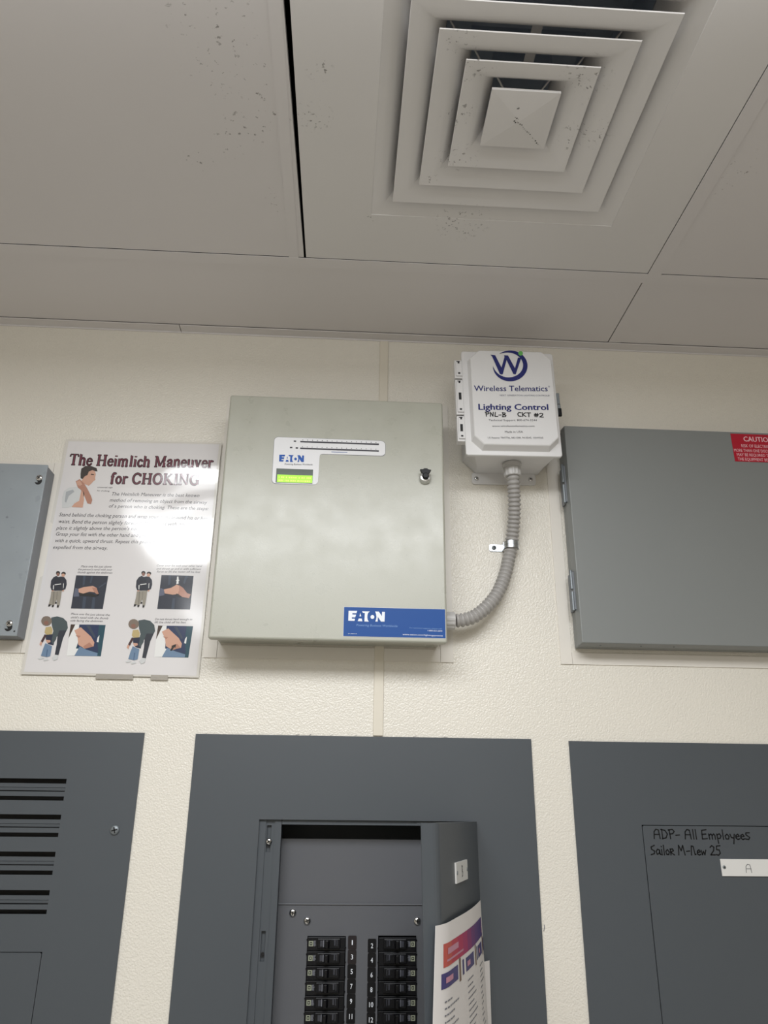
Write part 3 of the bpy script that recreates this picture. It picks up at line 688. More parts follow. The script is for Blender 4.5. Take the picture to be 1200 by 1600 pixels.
WORDS = [
  ('caption0', 'universal sign', -0.2167, 2.1005, -0.1903, 2.1009, 0.0027, 'ink', {}),
  ('caption0', 'for choking', -0.2168, 2.094, -0.195, 2.0939, 0.0027, 'ink', {}),
  ('body', 'The Heimlich Maneuver is the best known', -0.1908, 2.0865, -0.035, 2.088, 0.0067, 'ink', {'shear': 0.2}),
  ('body', 'method of removing an object from the airway', -0.1917, 2.0747, -0.0202, 2.0751, 0.0067, 'ink', {'shear': 0.2}),
  ('body', 'of a person who is choking. These are the steps:', -0.192, 2.0633, -0.0167, 2.0631, 0.0066, 'ink', {'shear': 0.2}),
  ('body', 'Stand behind the choking person and wrap your arms around his or her', -0.2761, 2.0445, -0.0162, 2.0444, 0.0069, 'ink', {'shear': 0.2}),
  ('body', 'waist. Bend the person slightly forward. Make a fist with one hand and', -0.2757, 2.0318, -0.0167, 2.0316, 0.0069, 'ink', {'shear': 0.2}),
  ('body', "place it slightly above the person's navel.", -0.2764, 2.0193, -0.1274, 2.0217, 0.0067, 'ink', {'shear': 0.2}),
  ('body', 'Grasp your fist with the other hand and press hard into the abdomen', -0.2762, 2.0082, -0.0281, 2.0096, 0.0067, 'ink', {'shear': 0.2}),
  ('body', 'with a quick, upward thrust. Repeat this procedure until the object is', -0.2759, 1.9961, -0.027, 1.9982, 0.0067, 'ink', {'shear': 0.2}),
  ('body', 'expelled from the airway.', -0.2768, 1.9838, -0.1835, 1.9844, 0.0066, 'ink', {'shear': 0.2}),
  ('caption1', 'Place one fist just above', -0.2236, 1.9514, -0.1721, 1.952, 0.0038, 'ink', {'shear': 0.25}),
  ('caption1', "the person's navel with your", -0.2282, 1.9461, -0.17, 1.9466, 0.0038, 'ink', {'shear': 0.25}),
  ('caption1', 'thumb against the abdomen', -0.2282, 1.9407, -0.1693, 1.9411, 0.0037, 'ink', {'shear': 0.25}),
  ('caption2', 'Cover your fist with your other hand', -0.0954, 1.9559, -0.0181, 1.9574, 0.0037, 'ink', {'shear': 0.25}),
  ('caption2', 'and thrust up and in with sufficient', -0.0948, 1.9504, -0.0189, 1.9516, 0.0037, 'ink', {'shear': 0.25}),
  ('caption2', 'force to lift the victim off his feet', -0.0936, 1.9452, -0.0198, 1.9464, 0.0038, 'ink', {'shear': 0.25}),
  ('caption3', 'Place one fist just above the', -0.2277, 1.8677, -0.1632, 1.8671, 0.0036, 'ink', {'shear': 0.25}),
  ('caption3', "child's navel with the thumb", -0.2273, 1.8617, -0.1651, 1.8615, 0.0036, 'ink', {'shear': 0.25}),
  ('caption3', 'side facing the abdomen', -0.227, 1.8563, -0.1737, 1.8564, 0.0035, 'ink', {'shear': 0.25}),
  ('caption4', 'Do not thrust hard enough to', -0.0872, 1.8617, -0.0252, 1.8629, 0.0036, 'ink', {'shear': 0.25}),
  ('caption4', 'lift the child off his feet', -0.0871, 1.8565, -0.0354, 1.8574, 0.0036, 'ink', {'shear': 0.25}),
  ('lid', 'Wireless Telematics', 0.4508, 2.2627, 0.5839, 2.2681, 0.0114, 'navyink', {'off': 0.012}),
  ('lid', '®', 0.5853, 2.276, 0.5885, 2.2762, 0.0034, 'navyink', {}),
  ('lid', 'NEXT GENERATION LIGHTING CONTROL®', 0.4967, 2.2546, 0.5865, 2.2578, 0.0031, 'greyink', {}),
  ('lid', 'Lighting Control', 0.4572, 2.2254, 0.5827, 2.23, 0.0118, 'navyink', {'off': 0.03}),
  ('lid', 'Technical Support: 800-674-3244', 0.4746, 2.2034, 0.5604, 2.2069, 0.004, 'ink', {}),
  ('lid', 'www.wirelesstelematics.com', 0.4801, 2.1923, 0.5555, 2.1953, 0.0039, 'ink', {}),
  ('lid', 'Made in USA', 0.5023, 2.1816, 0.5342, 2.1829, 0.004, 'ink', {}),
  ('lid', 'US Patents: 7847706, 8421588, 9418545, 10049565', 0.4715, 2.1692, 0.5693, 2.173, 0.0034, 'ink', {}),
  ('plate', 'Powering Business Worldwide', 0.1209, 2.1225, 0.1691, 2.1231, 0.0031, 'ink', {'shear': 0.2}),
  ('blue', 'Powering Business Worldwide', 0.2519, 1.8417, 0.3181, 1.8415, 0.0036, 'bluewhite', {'shear': 0.2}),
  ('blue', 'For technical support, please call:', 0.3377, 1.84, 0.3903, 1.8395, 0.0018, 'bluewhite', {}),
  ('blue', '1-800-553-3879', 0.3673, 1.836, 0.3907, 1.8354, 0.0022, 'whiteink', {}),
  ('blue', 'www.eaton.com/lightingsystems', 0.3266, 1.8288, 0.3913, 1.828, 0.0025, 'whiteink', {}),
  ('blue', 'SF-080910', 0.2389, 1.8285, 0.253, 1.8285, 0.0013, 'whiteink', {}),
]

# ================================================================ the room
CEIL = 2.4407
X0, X1, Y0 = -1.55, 2.05, -3.0
# openings cut in the wall for the three flush panel boxes
HOLES = [(-0.54, -0.115, 0.78, 1.655), (0.095, 0.450, 0.78, 1.575), (0.70, 1.06, 0.78, 1.575)]
struct('wall_front', MB().plate(X0, X1, 0, 2.60, 0.0, 0.14, HOLES), M['wall'], 'cream pebbled wall panel carrying the cabinets')
struct('wall_left', MB().box(X0 - 0.1, X0, Y0, 0.14, 0, 2.6), M['wall_plain'], 'cream side wall on the left')
struct('wall_right', MB().box(X1, X1 + 0.1, Y0, 0.14, 0, 2.6), M['wall_plain'], 'cream side wall on the right')
struct('wall_back', MB().box(X0 - 0.1, X1 + 0.1, Y0 - 0.1, Y0, 0, 2.6), M['wall_plain'], 'cream wall behind the photographer')
struct('floor', MB().box(X0 - 0.1, X1 + 0.1, Y0 - 0.1, 0.14, -0.05, 0), M['floor'], 'grey vinyl floor')

# suspended ceiling: smooth tiles lying on a white grid, small open gaps along their edges
T = MB()
zt = CEIL + 0.0012


def tile(poly):
    T.prism_z(poly, zt, zt + 0.012)


def rect(x0, x1, y0, y1):
    return [(x0, y0), (x1, y0), (x1, y1), (x0, y1)]


xs = [-1.074, -0.464, 0.1452, 0.7425, 1.3525, 1.9625]
ys = [-0.232, -0.8295, -1.4395, -2.05, -2.66]
BAR = 0.0235
# main rows
for r in range(4):
    yb, yf = ys[r], ys[r + 1] + 0.001
    for c in range(-1, 6):
        xl = X0 if c < 0 else xs[c]
        xr = (xs[c + 1] if c + 1 < 6 else X1)
        if c == 2 and r == 0:
            continue                                  # the diffuser panel fills this bay
        if c == 1 and r == 0:
            tile([(xl + 0.0, yf), (0.1378, yf), (0.1378, -0.69), (0.1450, yb - 0.0016), (xl, yb - 0.0016)])
            continue
        tile(rect(xl + 0.0012 if c >= 0 else xl, xr - 0.0012, yf, yb - 0.0014))
tile(rect(X0, X1, Y0, ys[4]))
# border row along the wall
tile(rect(X0, 0.7405, -0.232 + BAR, -0.0225))
tile(rect(0.7425, X1, -0.232 + BAR, -0.0225))
ceiling = struct('ceiling', T, M['ceiling'], 'smooth white suspended ceiling tiles with a few dirt specks')
G = MB()
for y in ys:
    G.box(X0, X1, y, y + BAR, CEIL, CEIL + 0.0012)
for i, x in enumerate(xs):
    if i == 2:
        G.box(0.1200, 0.1360, Y0, -0.232, CEIL + 0.0004, CEIL + 0.0012)
        continue
    G.box(x, x + BAR, Y0, -0.232, CEIL, CEIL + 0.0012)
G.box(0.7425, 0.7425 + BAR, -0.232 + BAR, -0.0225, CEIL + 0.0006, CEIL + 0.0012)
g = obj('ceiling_grid', G, M['grid'], ceiling)
P = MB()
P.box(X0 - 0.1, X1 + 0.1, Y0 - 0.1, 0.0, 2.585, 2.60)
g = obj('plenum_deck', P, M['plenum'], ceiling)
# wall angle under the edge of the ceiling, butt jointed
A = MB()
A.box(X0, -0.1045, -0.0225, -0.0001, CEIL - 0.0016, CEIL)
A.box(-0.1031, X1, -0.0225, -0.0001, CEIL - 0.0016, CEIL)
A.box(X0, -0.1039, -0.0016, -0.0001, CEIL - 0.0045, CEIL - 0.0016)
A.box(-0.1031, X1, -0.0016, -0.0001, CEIL - 0.0045, CEIL - 0.0016)
struct('trim_1', A, M['grid'], 'narrow white wall angle between ceiling and wall')
# vertical divider bar over the joint of the wall panels
D = MB()
for za, zb in ((1.679, CEIL - 0.0046),):
    xa, xb = 0.2838 + (za - 1.682) * 0.0040, 0.3010 + (za - 1.682) * 0.0042
    D.prism([(0.2846, za), (0.3010, za), (0.3040, zb), (0.2872, zb)], -0.0028, 0.0)
struct('trim_2', D, M['strip'], 'flat cream vertical divider bar running from ceiling to the middle panel', bevel=0.0012)


def frame(name, x0, x1, z0, z1, w, label):
    f = MB()
    g_ = 0.0006
    f.box(x0, x0 + w, -0.0022, 0, z0, z1)
    f.box(x1 - w, x1, -0.0022, 0, z0, z1)
    f.box(x0 + w + g_, x1 - w - g_, -0.0018, 0, z0, z0 + w)
    f.box(x0 + w + g_, x1 - w - g_, -0.0018, 0, z1 - w, z1)
    return struct(name, f, M['trim_white'], label)


frame('trim_3', -0.0010, 0.4195, 1.8010, 2.2960, 0.0215, 'white trim strips framing the pale control cabinet')
frame('trim_4', 0.6045, 1.3300, 1.8022, 2.2620, 0.0200, 'white trim strips framing the grey hinged cabinet')
frame('trim_5', -0.8200, -0.2795, 1.8022, 2.1480, 0.0200, 'white trim strips framing the grey junction box')

# ================================================================ ceiling diffuser
cx, cy = 0.4482, -0.5345
dif = thing('ceiling_diffuser', (cx, cy, CEIL), 'white square four cone air diffuser set into the ceiling', 'air vent')
px0, px1, py0, py1 = 0.1456, 0.7413, -0.8270, -0.2334
hs = 0.193
mb = MB()


def ring(h, z):
    return [(cx - h, cy - h, z), (cx + h, cy - h, z), (cx + h, cy + h, z), (cx - h, cy + h, z)]


outer = [(px0 - 0.0006, py0, zt), (px1, py0, zt), (px1, py1, zt), (0.1488, py1, zt)]
outer_top = [(x, y, zt + 0.012) for x, y, z in outer]
mb.loft([outer_top, outer, ring(hs, zt), ring(hs - 0.0004, zt + 0.0009), ring(hs - 0.010, zt + 0.0036), ring(hs - 0.020, zt + 0.008), ring(hs - 0.030, zt + 0.016), ring(hs - 0.040, zt + 0.030), ring(hs - 0.046, zt + 0.045), ring(hs - 0.050, zt + 0.06)], cap0=False, cap1=False)
part('face_panel', mb, M['diffuser'], dif, smooth=True)


def cone(h, inner, rise):
    m = MB()
    w = h - inner
    prof = [(h, 0.0), (h - w * 0.22, rise * 0.05), (h - w * 0.42, rise * 0.13), (h - w * 0.60, rise * 0.26), (h - w * 0.76, rise * 0.45), (h - w * 0.90, rise * 0.72), (inner, rise * 1.05), (inner - 0.001, rise + 0.016)]
    t = 0.0012
    lo = [ring(a, CEIL - 0.001 + b) for a, b in prof]
    hi = [ring(a + t * 0.7, CEIL - 0.001 + b + t) for a, b in prof][::-1]
    m.loft(lo + hi + [lo[0]], cap0=False, cap1=False)
    return part('diffuser_cone', m, M['diffuser'], dif, smooth=True)


cone(0.1605, 0.1125, 0.034)
cone(0.1235, 0.0755, 0.034)
cone(0.0850, 0.0400, 0.034)
m = MB()
h = 0.0455
m.add(ring(h, CEIL - 0.001) + [(cx, cy, CEIL - 0.0035)] + ring(h, CEIL + 0.003) + [(cx, cy, CEIL + 0.002)],
      [(1, 0, 4), (2, 1, 4), (3, 2, 4), (0, 3, 4), (5, 6, 9), (6, 7, 9), (7, 8, 9), (8, 5, 9), (0, 1, 6, 5), (1, 2, 7, 6), (2, 3, 8, 7), (3, 0, 5, 8)])
part('centre_plate', m, M['diffuser'], dif)
# scuffs of dark grime on the centre plate
m = MB()
random.seed(5)
def grime(x, y, r):
    d = max(abs(x - cx), abs(y - cy))
    z = CEIL - 0.0035 + 0.0025 * d / h - 0.0002
    n = 7
    m.add([(x + r * random.uniform(.6, 1.3) * math.cos(2 * math.pi * i / n), y + r * random.uniform(.6, 1.3) * math.sin(2 * math.pi * i / n), z) for i in range(n)], [tuple(range(n - 1, -1, -1))])
for t in range(14):
    k = t / 13
    if random.random() < 0.75:
        grime(cx + 0.002 + 0.033 * k, cy + 0.003 + 0.034 * k + random.uniform(-.0012, .0012), random.uniform(.0004, .0011))
part('grime_streak', m, M['soot'], dif, weld=False)
m = MB()
for t in range(9):
    grime(cx - 0.004 + random.uniform(-.003, .003), cy - 0.002 + random.uniform(-.006, .004), random.uniform(.0004, .0012))
for t in range(3):
    grime(cx - 0.004 + random.uniform(-.004, .004), cy - 0.02 + random.uniform(-.001, .001), .0009)
part('grime_smudge', m, M['soot'], dif, weld=False)
# duct neck above the cones and the parts that hold them
m = MB()
m.loft([ring(hs - 0.050, zt + 0.055), ring(hs - 0.050, zt + 0.125)], cap0=False, cap1=True)
m.loft([ring(hs - 0.049, zt + 0.055), ring(hs - 0.049, zt + 0.126)], cap0=False, cap1=True)
part('duct_neck', m, M['duct'], dif)
for hh in (0.112, 0.0752, 0.0398):
    m = MB()
    m.loft([ring(hh, CEIL + 0.044), ring(hh, CEIL + 0.075)], cap0=False, cap1=False)
    m.loft([ring(hh - .0008, CEIL + 0.044), ring(hh - .0008, CEIL + 0.075)], cap0=False, cap1=False)
    part('inner_neck', m, M['duct'], dif)
m = MB()
m.box(cx - 0.008, cx + 0.005, cy - 0.125, cy - 0.060, CEIL + 0.024, CEIL + 0.0255)
part('support_strap', m, M['diffuser'], dif)
for sx in (-1, 1):
    for hh in (0.108, 0.072, 0.037):
        m = MB()
        a = (cx + sx * hh, cy - hh, CEIL + 0.036)
        b = (cx + sx * (hh - 0.022), cy - hh + 0.022, CEIL + 0.016)
        m.lathe(a, Vector(b) - Vector(a), [(0.0012, 0), (0.0012, (Vector(b) - Vector(a)).length)], 8)
        part('corner_brace', m, M['diffuser'], dif)

# ================================================================ pale control cabinet
cab = thing('control_cabinet', (0.2078, 0, 1.82), 'pale putty wall cabinet with a small green display and blue corner label', 'cabinet')
m = MB().box(0.0238, 0.3920, -0.0635, -0.0023, 1.8258, 2.2500)
part('body', m, M['eaton'], cab, bevel=0.001)
m = MB()
m.box(0.0168, 0.3990, -0.0805, -0.0640, 1.8172, 2.2572)
door = part('door', m, M['eaton'], cab, bevel=0.0035, seg=3)
# display faceplate: an L with rounded corners
yl = -0.0806
Lp = []
def arc(cx_, cz_, r, a0, a1, n=5):
    return [(cx_ + r * math.cos(R(a0 + (a1 - a0) * i / n)), cz_ + r * math.sin(R(a0 + (a1 - a0) * i / n))) for i in range(n + 1)]
r = 0.007
Lp += arc(0.1005 + r, 2.1756 - r, r, 180, 90)
Lp += arc(0.2955 - r * 1.2, 2.1752 - r * 1.2, r * 1.2, 90, 0)
Lp += arc(0.2955 - r, 2.1462 + r, r, 0, -90)
Lp += arc(0.1810 + r * .7, 2.1458 - r * .7, r * .7, 90, 180)
Lp += arc(0.1800 - r, 2.0870 + r, r, 0, -90)
Lp += arc(0.1012 + r, 2.0870 + r, r, 270, 180)
m = MB().prism(Lp, yl - 0.0006, yl + 0.0004)
m2 = MB()
fp = part('faceplate', m, [M['label_white']], door)
cxm = sum(p[0] for p in Lp) / len(Lp)
big = [(x + (0.0006 if x > 0.19 else -0.0006), z + (0.0006 if z > 2.15 else -0.0006)) for x, z in Lp]
part('faceplate_edge', MB().prism(big, yl - 0.0002, yl + 0.0003), M['dimgrey'], door)
m = MB()
m.box(0.1458, 0.2842, yl - 0.0009, yl - 0.0005, 2.1668, 2.1696)
m.box(0.1462, 0.2842, yl - 0.0009, yl - 0.0005, 2.1537, 2.1565)
for (sx, sz) in ((0.1365, 2.1685), (0.1305, 2.1560), (0.1405, 2.1555)):
    m.box(sx - 0.0021, sx + 0.0021, yl - 0.0009, yl - 0.0005, sz - 0.0012, sz + 0.0014)
for k in range(16):
    x = 0.1500 + k * 0.0086
    m.box(x - 0.0006, x + 0.0006, yl - 0.0008, yl - 0.0005, 2.1708, 2.1722)
    m.box(x - 0.0006, x + 0.0006, yl - 0.0008, yl - 0.0005, 2.1577, 2.1590)
part('indicator_rows', m, M['ink'], door, weld=False)
m = MB().box(0.2010, 0.2290, yl - 0.0008, yl - 0.0005, 2.1499, 2.1508)
part('blue_caption', m, M['bluelabel'], door)
m = MB().box(0.1075, 0.1706, yl - 0.0010, yl - 0.0004, 2.0885, 2.1150)
part('display_band', m, M['lcd_dark'], door)
m = MB().box(0.1098, 0.1702, yl - 0.0011, yl - 0.0004, 2.0895, 2.1035)
scr = part('display_screen', m, M['lcd'], door)
m = MB()
random.seed(3)
for row in (2.0985, 2.0925):
    x = 0.1125
    while x < 0.165:
        w = random.choice((0.0011, 0.0018, 0.0024))
        m.box(x, x + w, yl - 0.00125, yl - 0.0010, row - 0.0014, row + 0.0016)
        x += w + random.choice((0.0009, 0.0012, 0.003))
part('display_characters', m, M['lcd_text'], scr, weld=False)
art('maker_logo', ART['elogo_blue'], at_y(yl - 0.0010), door)


def lettering(name, key, put, parent, default):
    groups = {}
    for (k, s, x0, z0, x1, z1, cap, mn, opt) in WORDS:
        if k == key:
            groups.setdefault(mn, []).append((s, x0, z0, x1, z1, cap, opt))
    mats = []
    mb = MB()
    for mn, items in groups.items():
        mb.cur = len(mats)
        mats.append(M[default + mn])
        for (s, x0, z0, x1, z1, cap, opt) in items:
            words(mb, s, x0, z0, x1, z1, cap, put, opt.get('off', 0.0), opt.get('shear', 0.0), 2)
    return part(name, mb, mats, parent, weld=False)


lettering('faceplate_lettering', 'plate', at_y(yl - 0.0009), door, '')
# blue label in the bottom corner
m = MB().box(0.2312, 0.3960, yl - 0.0005, yl + 0.0003, 1.8250, 1.8728)
bl = part('corner_label', m, M['bluelabel'], door)
m = MB().box(0.2308, 0.3964, yl - 0.0003, yl + 0.0003, 1.8246, 1.8732)
part('label_edge', m, M['label_white'], door)
art('label_logo', ART['elogo_white'], at_y(yl - 0.0007), bl)
lettering('label_lettering', 'blue', at_y(yl - 0.0007), bl, '')
# quarter turn latch
m = MB()
lx, lz = 0.3653, 2.1050
m.lathe((lx, -0.0805, lz), (0, -1, 0), [(0.0108, 0), (0.0108, 0.003), (0.0098, 0.0075), (0.0086, 0.0095), (0.0062, 0.0100), (0.0058, 0.0070), (0, 0.0070)], 28)
lock = part('latch', m, M['chrome'], door, smooth=True)
m = MB()
m.lathe((lx, -0.0870, lz), (0, -1, 0), [(0.0056, 0), (0.0056, 0.0075), (0.0046, 0.0090), (0, 0.0090)], 20)
m.prism([(lx - 0.0098, lz + 0.0122), (lx - 0.0048, lz + 0.0122), (lx - 0.0025, lz + 0.0140), (lx + 0.0025, lz + 0.0140), (lx + 0.0048, lz + 0.0122), (lx + 0.0098, lz + 0.0112), (lx + 0.0078, lz + 0.0078), (lx + 0.0045, lz + 0.0030), (lx - 0.0045, lz + 0.0030), (lx - 0.0080, lz + 0.0078)], -0.0945, -0.0885)
part('latch_lever', m, M['black'], lock, bevel=0.0006)

# ================================================================ grey-white enclosure by the ceiling
enc = thing('plastic_enclosure', (0.52, 0, 2.15), 'light grey plastic enclosure with a blue circular logo, close under the ceiling', 'electrical box')
ecx, ecz = 0.518, 2.25
ca, sa = math.cos(R(0.9)), math.sin(R(0.9))


def tilt(x, y, z):
    dx, dz = x - ecx, z - ecz
    return (ecx + dx * ca - dz * sa, y, ecz + dx * sa + dz * ca)


def octo(x0, x1, z0, z1, c):
    return [(x0 + c, z0), (x1 - c, z0), (x1, z0 + c), (x1, z1 - c), (x1 - c, z1), (x0 + c, z1), (x0, z1 - c), (x0, z0 + c)]


def oct3(x0, x1, z0, z1, c, y):
    return [(x, y, z) for x, z in octo(x0, x1, z0, z1, c)]


m = MB()
rg = [oct3(0.4437, 0.6085, 2.1545, 2.3560, 0.024, -0.0004), oct3(0.4437, 0.6085, 2.1545, 2.3560, 0.022, -0.03), oct3(0.4400, 0.6060, 2.1500, 2.3570, 0.012, -0.085), oct3(0.4375, 0.6030, 2.1475, 2.3570, 0.004, -0.0955)]
m.loft(rg[::-1]).warp(tilt)
part('base', m, M['pvc'], enc, bevel=0.0012)
m = MB()
m.prism(rrect(0.4600, 0.5800, 2.1325, 2.1560, 0.005), -0.0040, -0.0004)
mf = part('mounting_flange', m.warp(tilt), M['pvc'], enc, bevel=0.0008)
for (sx, sz) in ((0.4702, 2.1428), (0.5716, 2.1445)):
    screw('flange_screw', mf, sx, sz, -0.0041, 0.0042, 'chrome', 40)
m = MB()
m.prism(rrect(0.4600, 0.5800, 2.3500, 2.3735, 0.005), -0.0040, -0.0004)
part('mounting_flange', m.warp(tilt), M['pvc'], enc, bevel=0.0008)
m = MB()
rg = [oct3(0.4335, 0.6040, 2.1445, 2.3555, 0.003, -0.0955), oct3(0.4335, 0.6040, 2.1445, 2.3555, 0.003, -0.1010), oct3(0.4345, 0.6030, 2.1455, 2.3545, 0.003, -0.1022),
      oct3(0.4440, 0.5985, 2.1530, 2.3515, 0.0180, -0.1026), oct3(0.4475, 0.5962, 2.1590, 2.3495, 0.0165, -0.1150), oct3(0.4490, 0.5948, 2.1605, 2.3480, 0.0160, -0.1160)]
m.loft(rg[::-1]).warp(tilt)
lid = part('lid', m, M['pvc'], enc, bevel=0.0006)
wl = []
for a, b in [(ART['crescent'][0][1], ART['crescent'][1][1])]:
    for i in range(len(a) - 1):
        wl.append(('navyink', [a[i], a[i + 1], b[i + 1], b[i]]))
art('round_logo', wl + ART['wlogo'], lambda x, z, e=0: (x, -0.1162 - e * 0.2, z), lid)
lettering('lid_lettering', 'lid', at_y(-0.1163), lid, '')


# ---- handwriting from pen strokes, letter box 1 high
PEN = {
    'A': (.62, [[(0, 0), (.05, .75), (.22, 1), (.42, .92), (.50, 0)], [(.04, .45), (.48, .45)]]),
    'a': (.50, [[(.38, .48), (.2, .58), (.03, .35), (.12, .05), (.34, .18), (.38, .5), (.40, .1), (.48, .02)]]),
    'D': (.62, [[(.08, 1), (.10, 0)], [(0, .98), (.35, .88), (.52, .5), (.38, .1), (.06, 0)]]),
    'P': (.58, [[(.08, .95), (.14, 0)], [(0, .92), (.35, 1), (.50, .78), (.36, .55), (.1, .5)]]),
    '-': (.45, [[(.02, .38), (.34, .42)]]),
    'l': (.22, [[(.08, 1), (.10, 0)]]),
    'E': (.58, [[(.44, 1), (.06, .92), (.04, .02), (.46, .06)], [(.04, .5), (.38, .54)]]),
    'm': (.66, [[(.04, .55), (.07, 0)], [(.06, .4), (.22, .56), (.30, .4), (.31, .02)], [(.31, .4), (.46, .56), (.54, .4), (.56, 0)]]),
    'p': (.48, [[(.06, .55), (.12, -.42)], [(.07, .45), (.28, .58), (.40, .34), (.28, .08), (.10, .1)]]),
    'o': (.46, [[(.22, .55), (.05, .36), (.10, .05), (.30, .04), (.38, .3), (.22, .55)]]),
    'y': (.44, [[(.02, .55), (.10, .2), (.28, .15)], [(.38, .55), (.24, -.45)]]),
    'e': (.42, [[(.04, .26), (.34, .34), (.24, .56), (.06, .42), (.05, .12), (.20, 0), (.36, .08)]]),
    's': (.46, [[(.40, .72), (.10, .70), (.08, .5), (.38, .22), (.26, 0), (.0, .06)]]),
    'S': (.50, [[(.42, .98), (.08, .80), (.10, .58), (.38, .40), (.34, .12), (.02, .02)]]),
    'i': (.22, [[(.08, .55), (.10, 0)], [(.08, .88), (.10, .84)]]),
    'R': (.46, [[(.04, .6), (.06, 0)], [(.02, .6), (.28, .62), (.34, .44), (.06, .28), (.40, 0)]]),
    'M': (.80, [[(.02, 0), (.10, 1), (.30, .45), (.50, 1), (.64, 0)]]),
    'N': (.56, [[(.04, 0), (.08, .95), (.36, .05), (.42, .98)]]),
    'n': (.58, [[(.02, 0), (.10, .95), (.28, .9), (.38, .05), (.48, .1)]]),
    'w': (.56, [[(.02, .5), (.10, .05), (.24, .4), (.34, .04), (.48, .52)]]),
    '2': (.56, [[(.04, .82), (.22, 1), (.42, .84), (.36, .5), (.02, .04), (.46, .04)]]),
    '5': (.56, [[(.48, 1), (.14, .96), (.10, .58), (.36, .56), (.42, .22), (.22, 0), (.02, .08)]]),
    'L': (.50, [[(.12, 1), (.04, .04), (.40, .06)]]),
    'B': (.58, [[(.10, 1), (.08, 0)], [(.02, .95), (.38, .92), (.34, .62), (.10, .52), (.46, .36), (.38, .06), (.0, 0)]]),
    'C': (.52, [[(.44, .92), (.16, .98), (.02, .6), (.10, .1), (.42, .06)]]),
    'K': (.54, [[(.06, 1), (.06, 0)], [(.42, .98), (.08, .48), (.44, .02)]]),
    'T': (.54, [[(.0, .96), (.48, .98)], [(.26, .96), (.24, 0)]]),
    '#': (.60, [[(.16, .92), (.10, .02)], [(.38, .95), (.30, .02)], [(.02, .66), (.50, .70)], [(.0, .30), (.46, .34)]]),
    '8': (.4, [[(.18, .52), (.05, .75), (.18, .98), (.32, .76), (.18, .52), (.03, .26), (.18, 0), (.34, .24), (.18, .52)]]),
    ' ': (.34, []),
}


def handwrite(mb, s, x0, z0, x1, h, w, put):
    tot = sum(PEN[c][0] for c in s)
    k = (x1 - x0) / tot
    x = x0
    for c in s:
        adv, strokes = PEN[c]
        for st in strokes:
            mb.ribbon([(x + u * k, z0 + v * h) for u, v in st], w, put)
        x += adv * k


m = MB()
handwrite(m, 'PNL-B', 0.4690, 2.2130, 0.5075, 0.0085, 0.0017, at_y(-0.1164))
handwrite(m, 'CKT #2', 0.5265, 2.2150, 0.5740, 0.0080, 0.0017, at_y(-0.1164))
part('marker_note', m, M['marker'], lid, weld=False)
# hinge plates down the left edge
for (za, zb) in ((2.2990, 2.3370), (2.2250, 2.2960), (2.1720, 2.2220)):
    m = MB()
    m.box(0.4205, 0.4380, -0.1000, -0.0850, za, zb)
    m.box(0.4225, 0.4340, -0.1030, -0.1000, za + 0.004, zb - 0.004)
    m.warp(tilt)
    hg = part('hinge', m, M['pvc'], enc, bevel=0.0008)
    d = MB()
    zz = zb - 0.010
    d.box(0.4262, 0.4292, -0.1036, -0.1010, zb - 0.0085, zb - 0.0045)
    d.box(0.4240, 0.4300, -0.1036, -0.1010, zb - 0.0052, zb - 0.0040)
    d.box(0.4262, 0.4300, -0.1036, -0.1010, za + 0.0075, za + 0.0105)
    if zb - za > 0.045:
        d.box(0.4255, 0.4300, -0.1036, -0.1010, (za + zb) / 2 - 0.007, (za + zb) / 2 + 0.007)
    part('hinge_slot', d.warp(tilt), M['dark'], hg)
m = MB()
m.box(0.6035, 0.6090, -0.1025, -0.0900, 2.2500, 2.2720)
m.box(0.6045, 0.6100, -0.1005, -0.0930, 2.2290, 2.2510)
lt = part('side_latch', m.warp(tilt), M['hinge'], enc, bevel=0.0008)
m = MB().box(0.6050, 0.6110, -0.1010, -0.0960, 2.2270, 2.2420)
part('latch_hook', m.warp(tilt), M['black'], lt, bevel=0.0006)

# ================================================================ corrugated conduit
con = thing('flexible_conduit', (0.44, -0.04, 1.864), 'grey corrugated conduit curving down from the plastic enclosure to the pale cabinet', 'conduit')
pts = [(0.5262, -0.055, 2.1300), (0.5274, -0.0535, 2.1150), (0.5300, -0.040, 2.0800), (0.5300, -0.027, 2.0480), (0.5262, -0.0165, 2.0110), (0.5200, -0.0165, 1.9830), (0.5110, -0.020, 1.9520), (0.4955, -0.026, 1.9180), (0.4750, -0.032, 1.8920), (0.4520, -0.036, 1.8735), (0.4330, -0.038, 1.8665), (0.4200, -0.0385, 1.8645)]


def catmull(P_, n=24):
    out = []
    for i in range(len(P_) - 1):
        p0, p1, p2, p3 = Vector(P_[max(i - 1, 0)]), Vector(P_[i]), Vector(P_[i + 1]), Vector(P_[min(i + 2, len(P_) - 1)])
        for k in range(n):
            t = k / n
            out.append(0.5 * ((2 * p1) + (p2 - p0) * t + (2 * p0 - 5 * p1 + 4 * p2 - p3) * t * t + (3 * p1 - p0 - 3 * p2 + p3) * t ** 3))
    out.append(Vector(P_[-1]))
    return out


path = catmull(pts)
# resample evenly
acc = [0.0]
for a, b in zip(path, path[1:]):
    acc.append(acc[-1] + (b - a).length)
total = acc[-1]


def along(s):
    s = min(max(s, 0), total)
    for i in range(len(acc) - 1):
        if acc[i + 1] >= s:
            t = (s - acc[i]) / max(acc[i + 1] - acc[i], 1e-9)
            return path[i].lerp(path[i + 1], t)
    return path[-1]


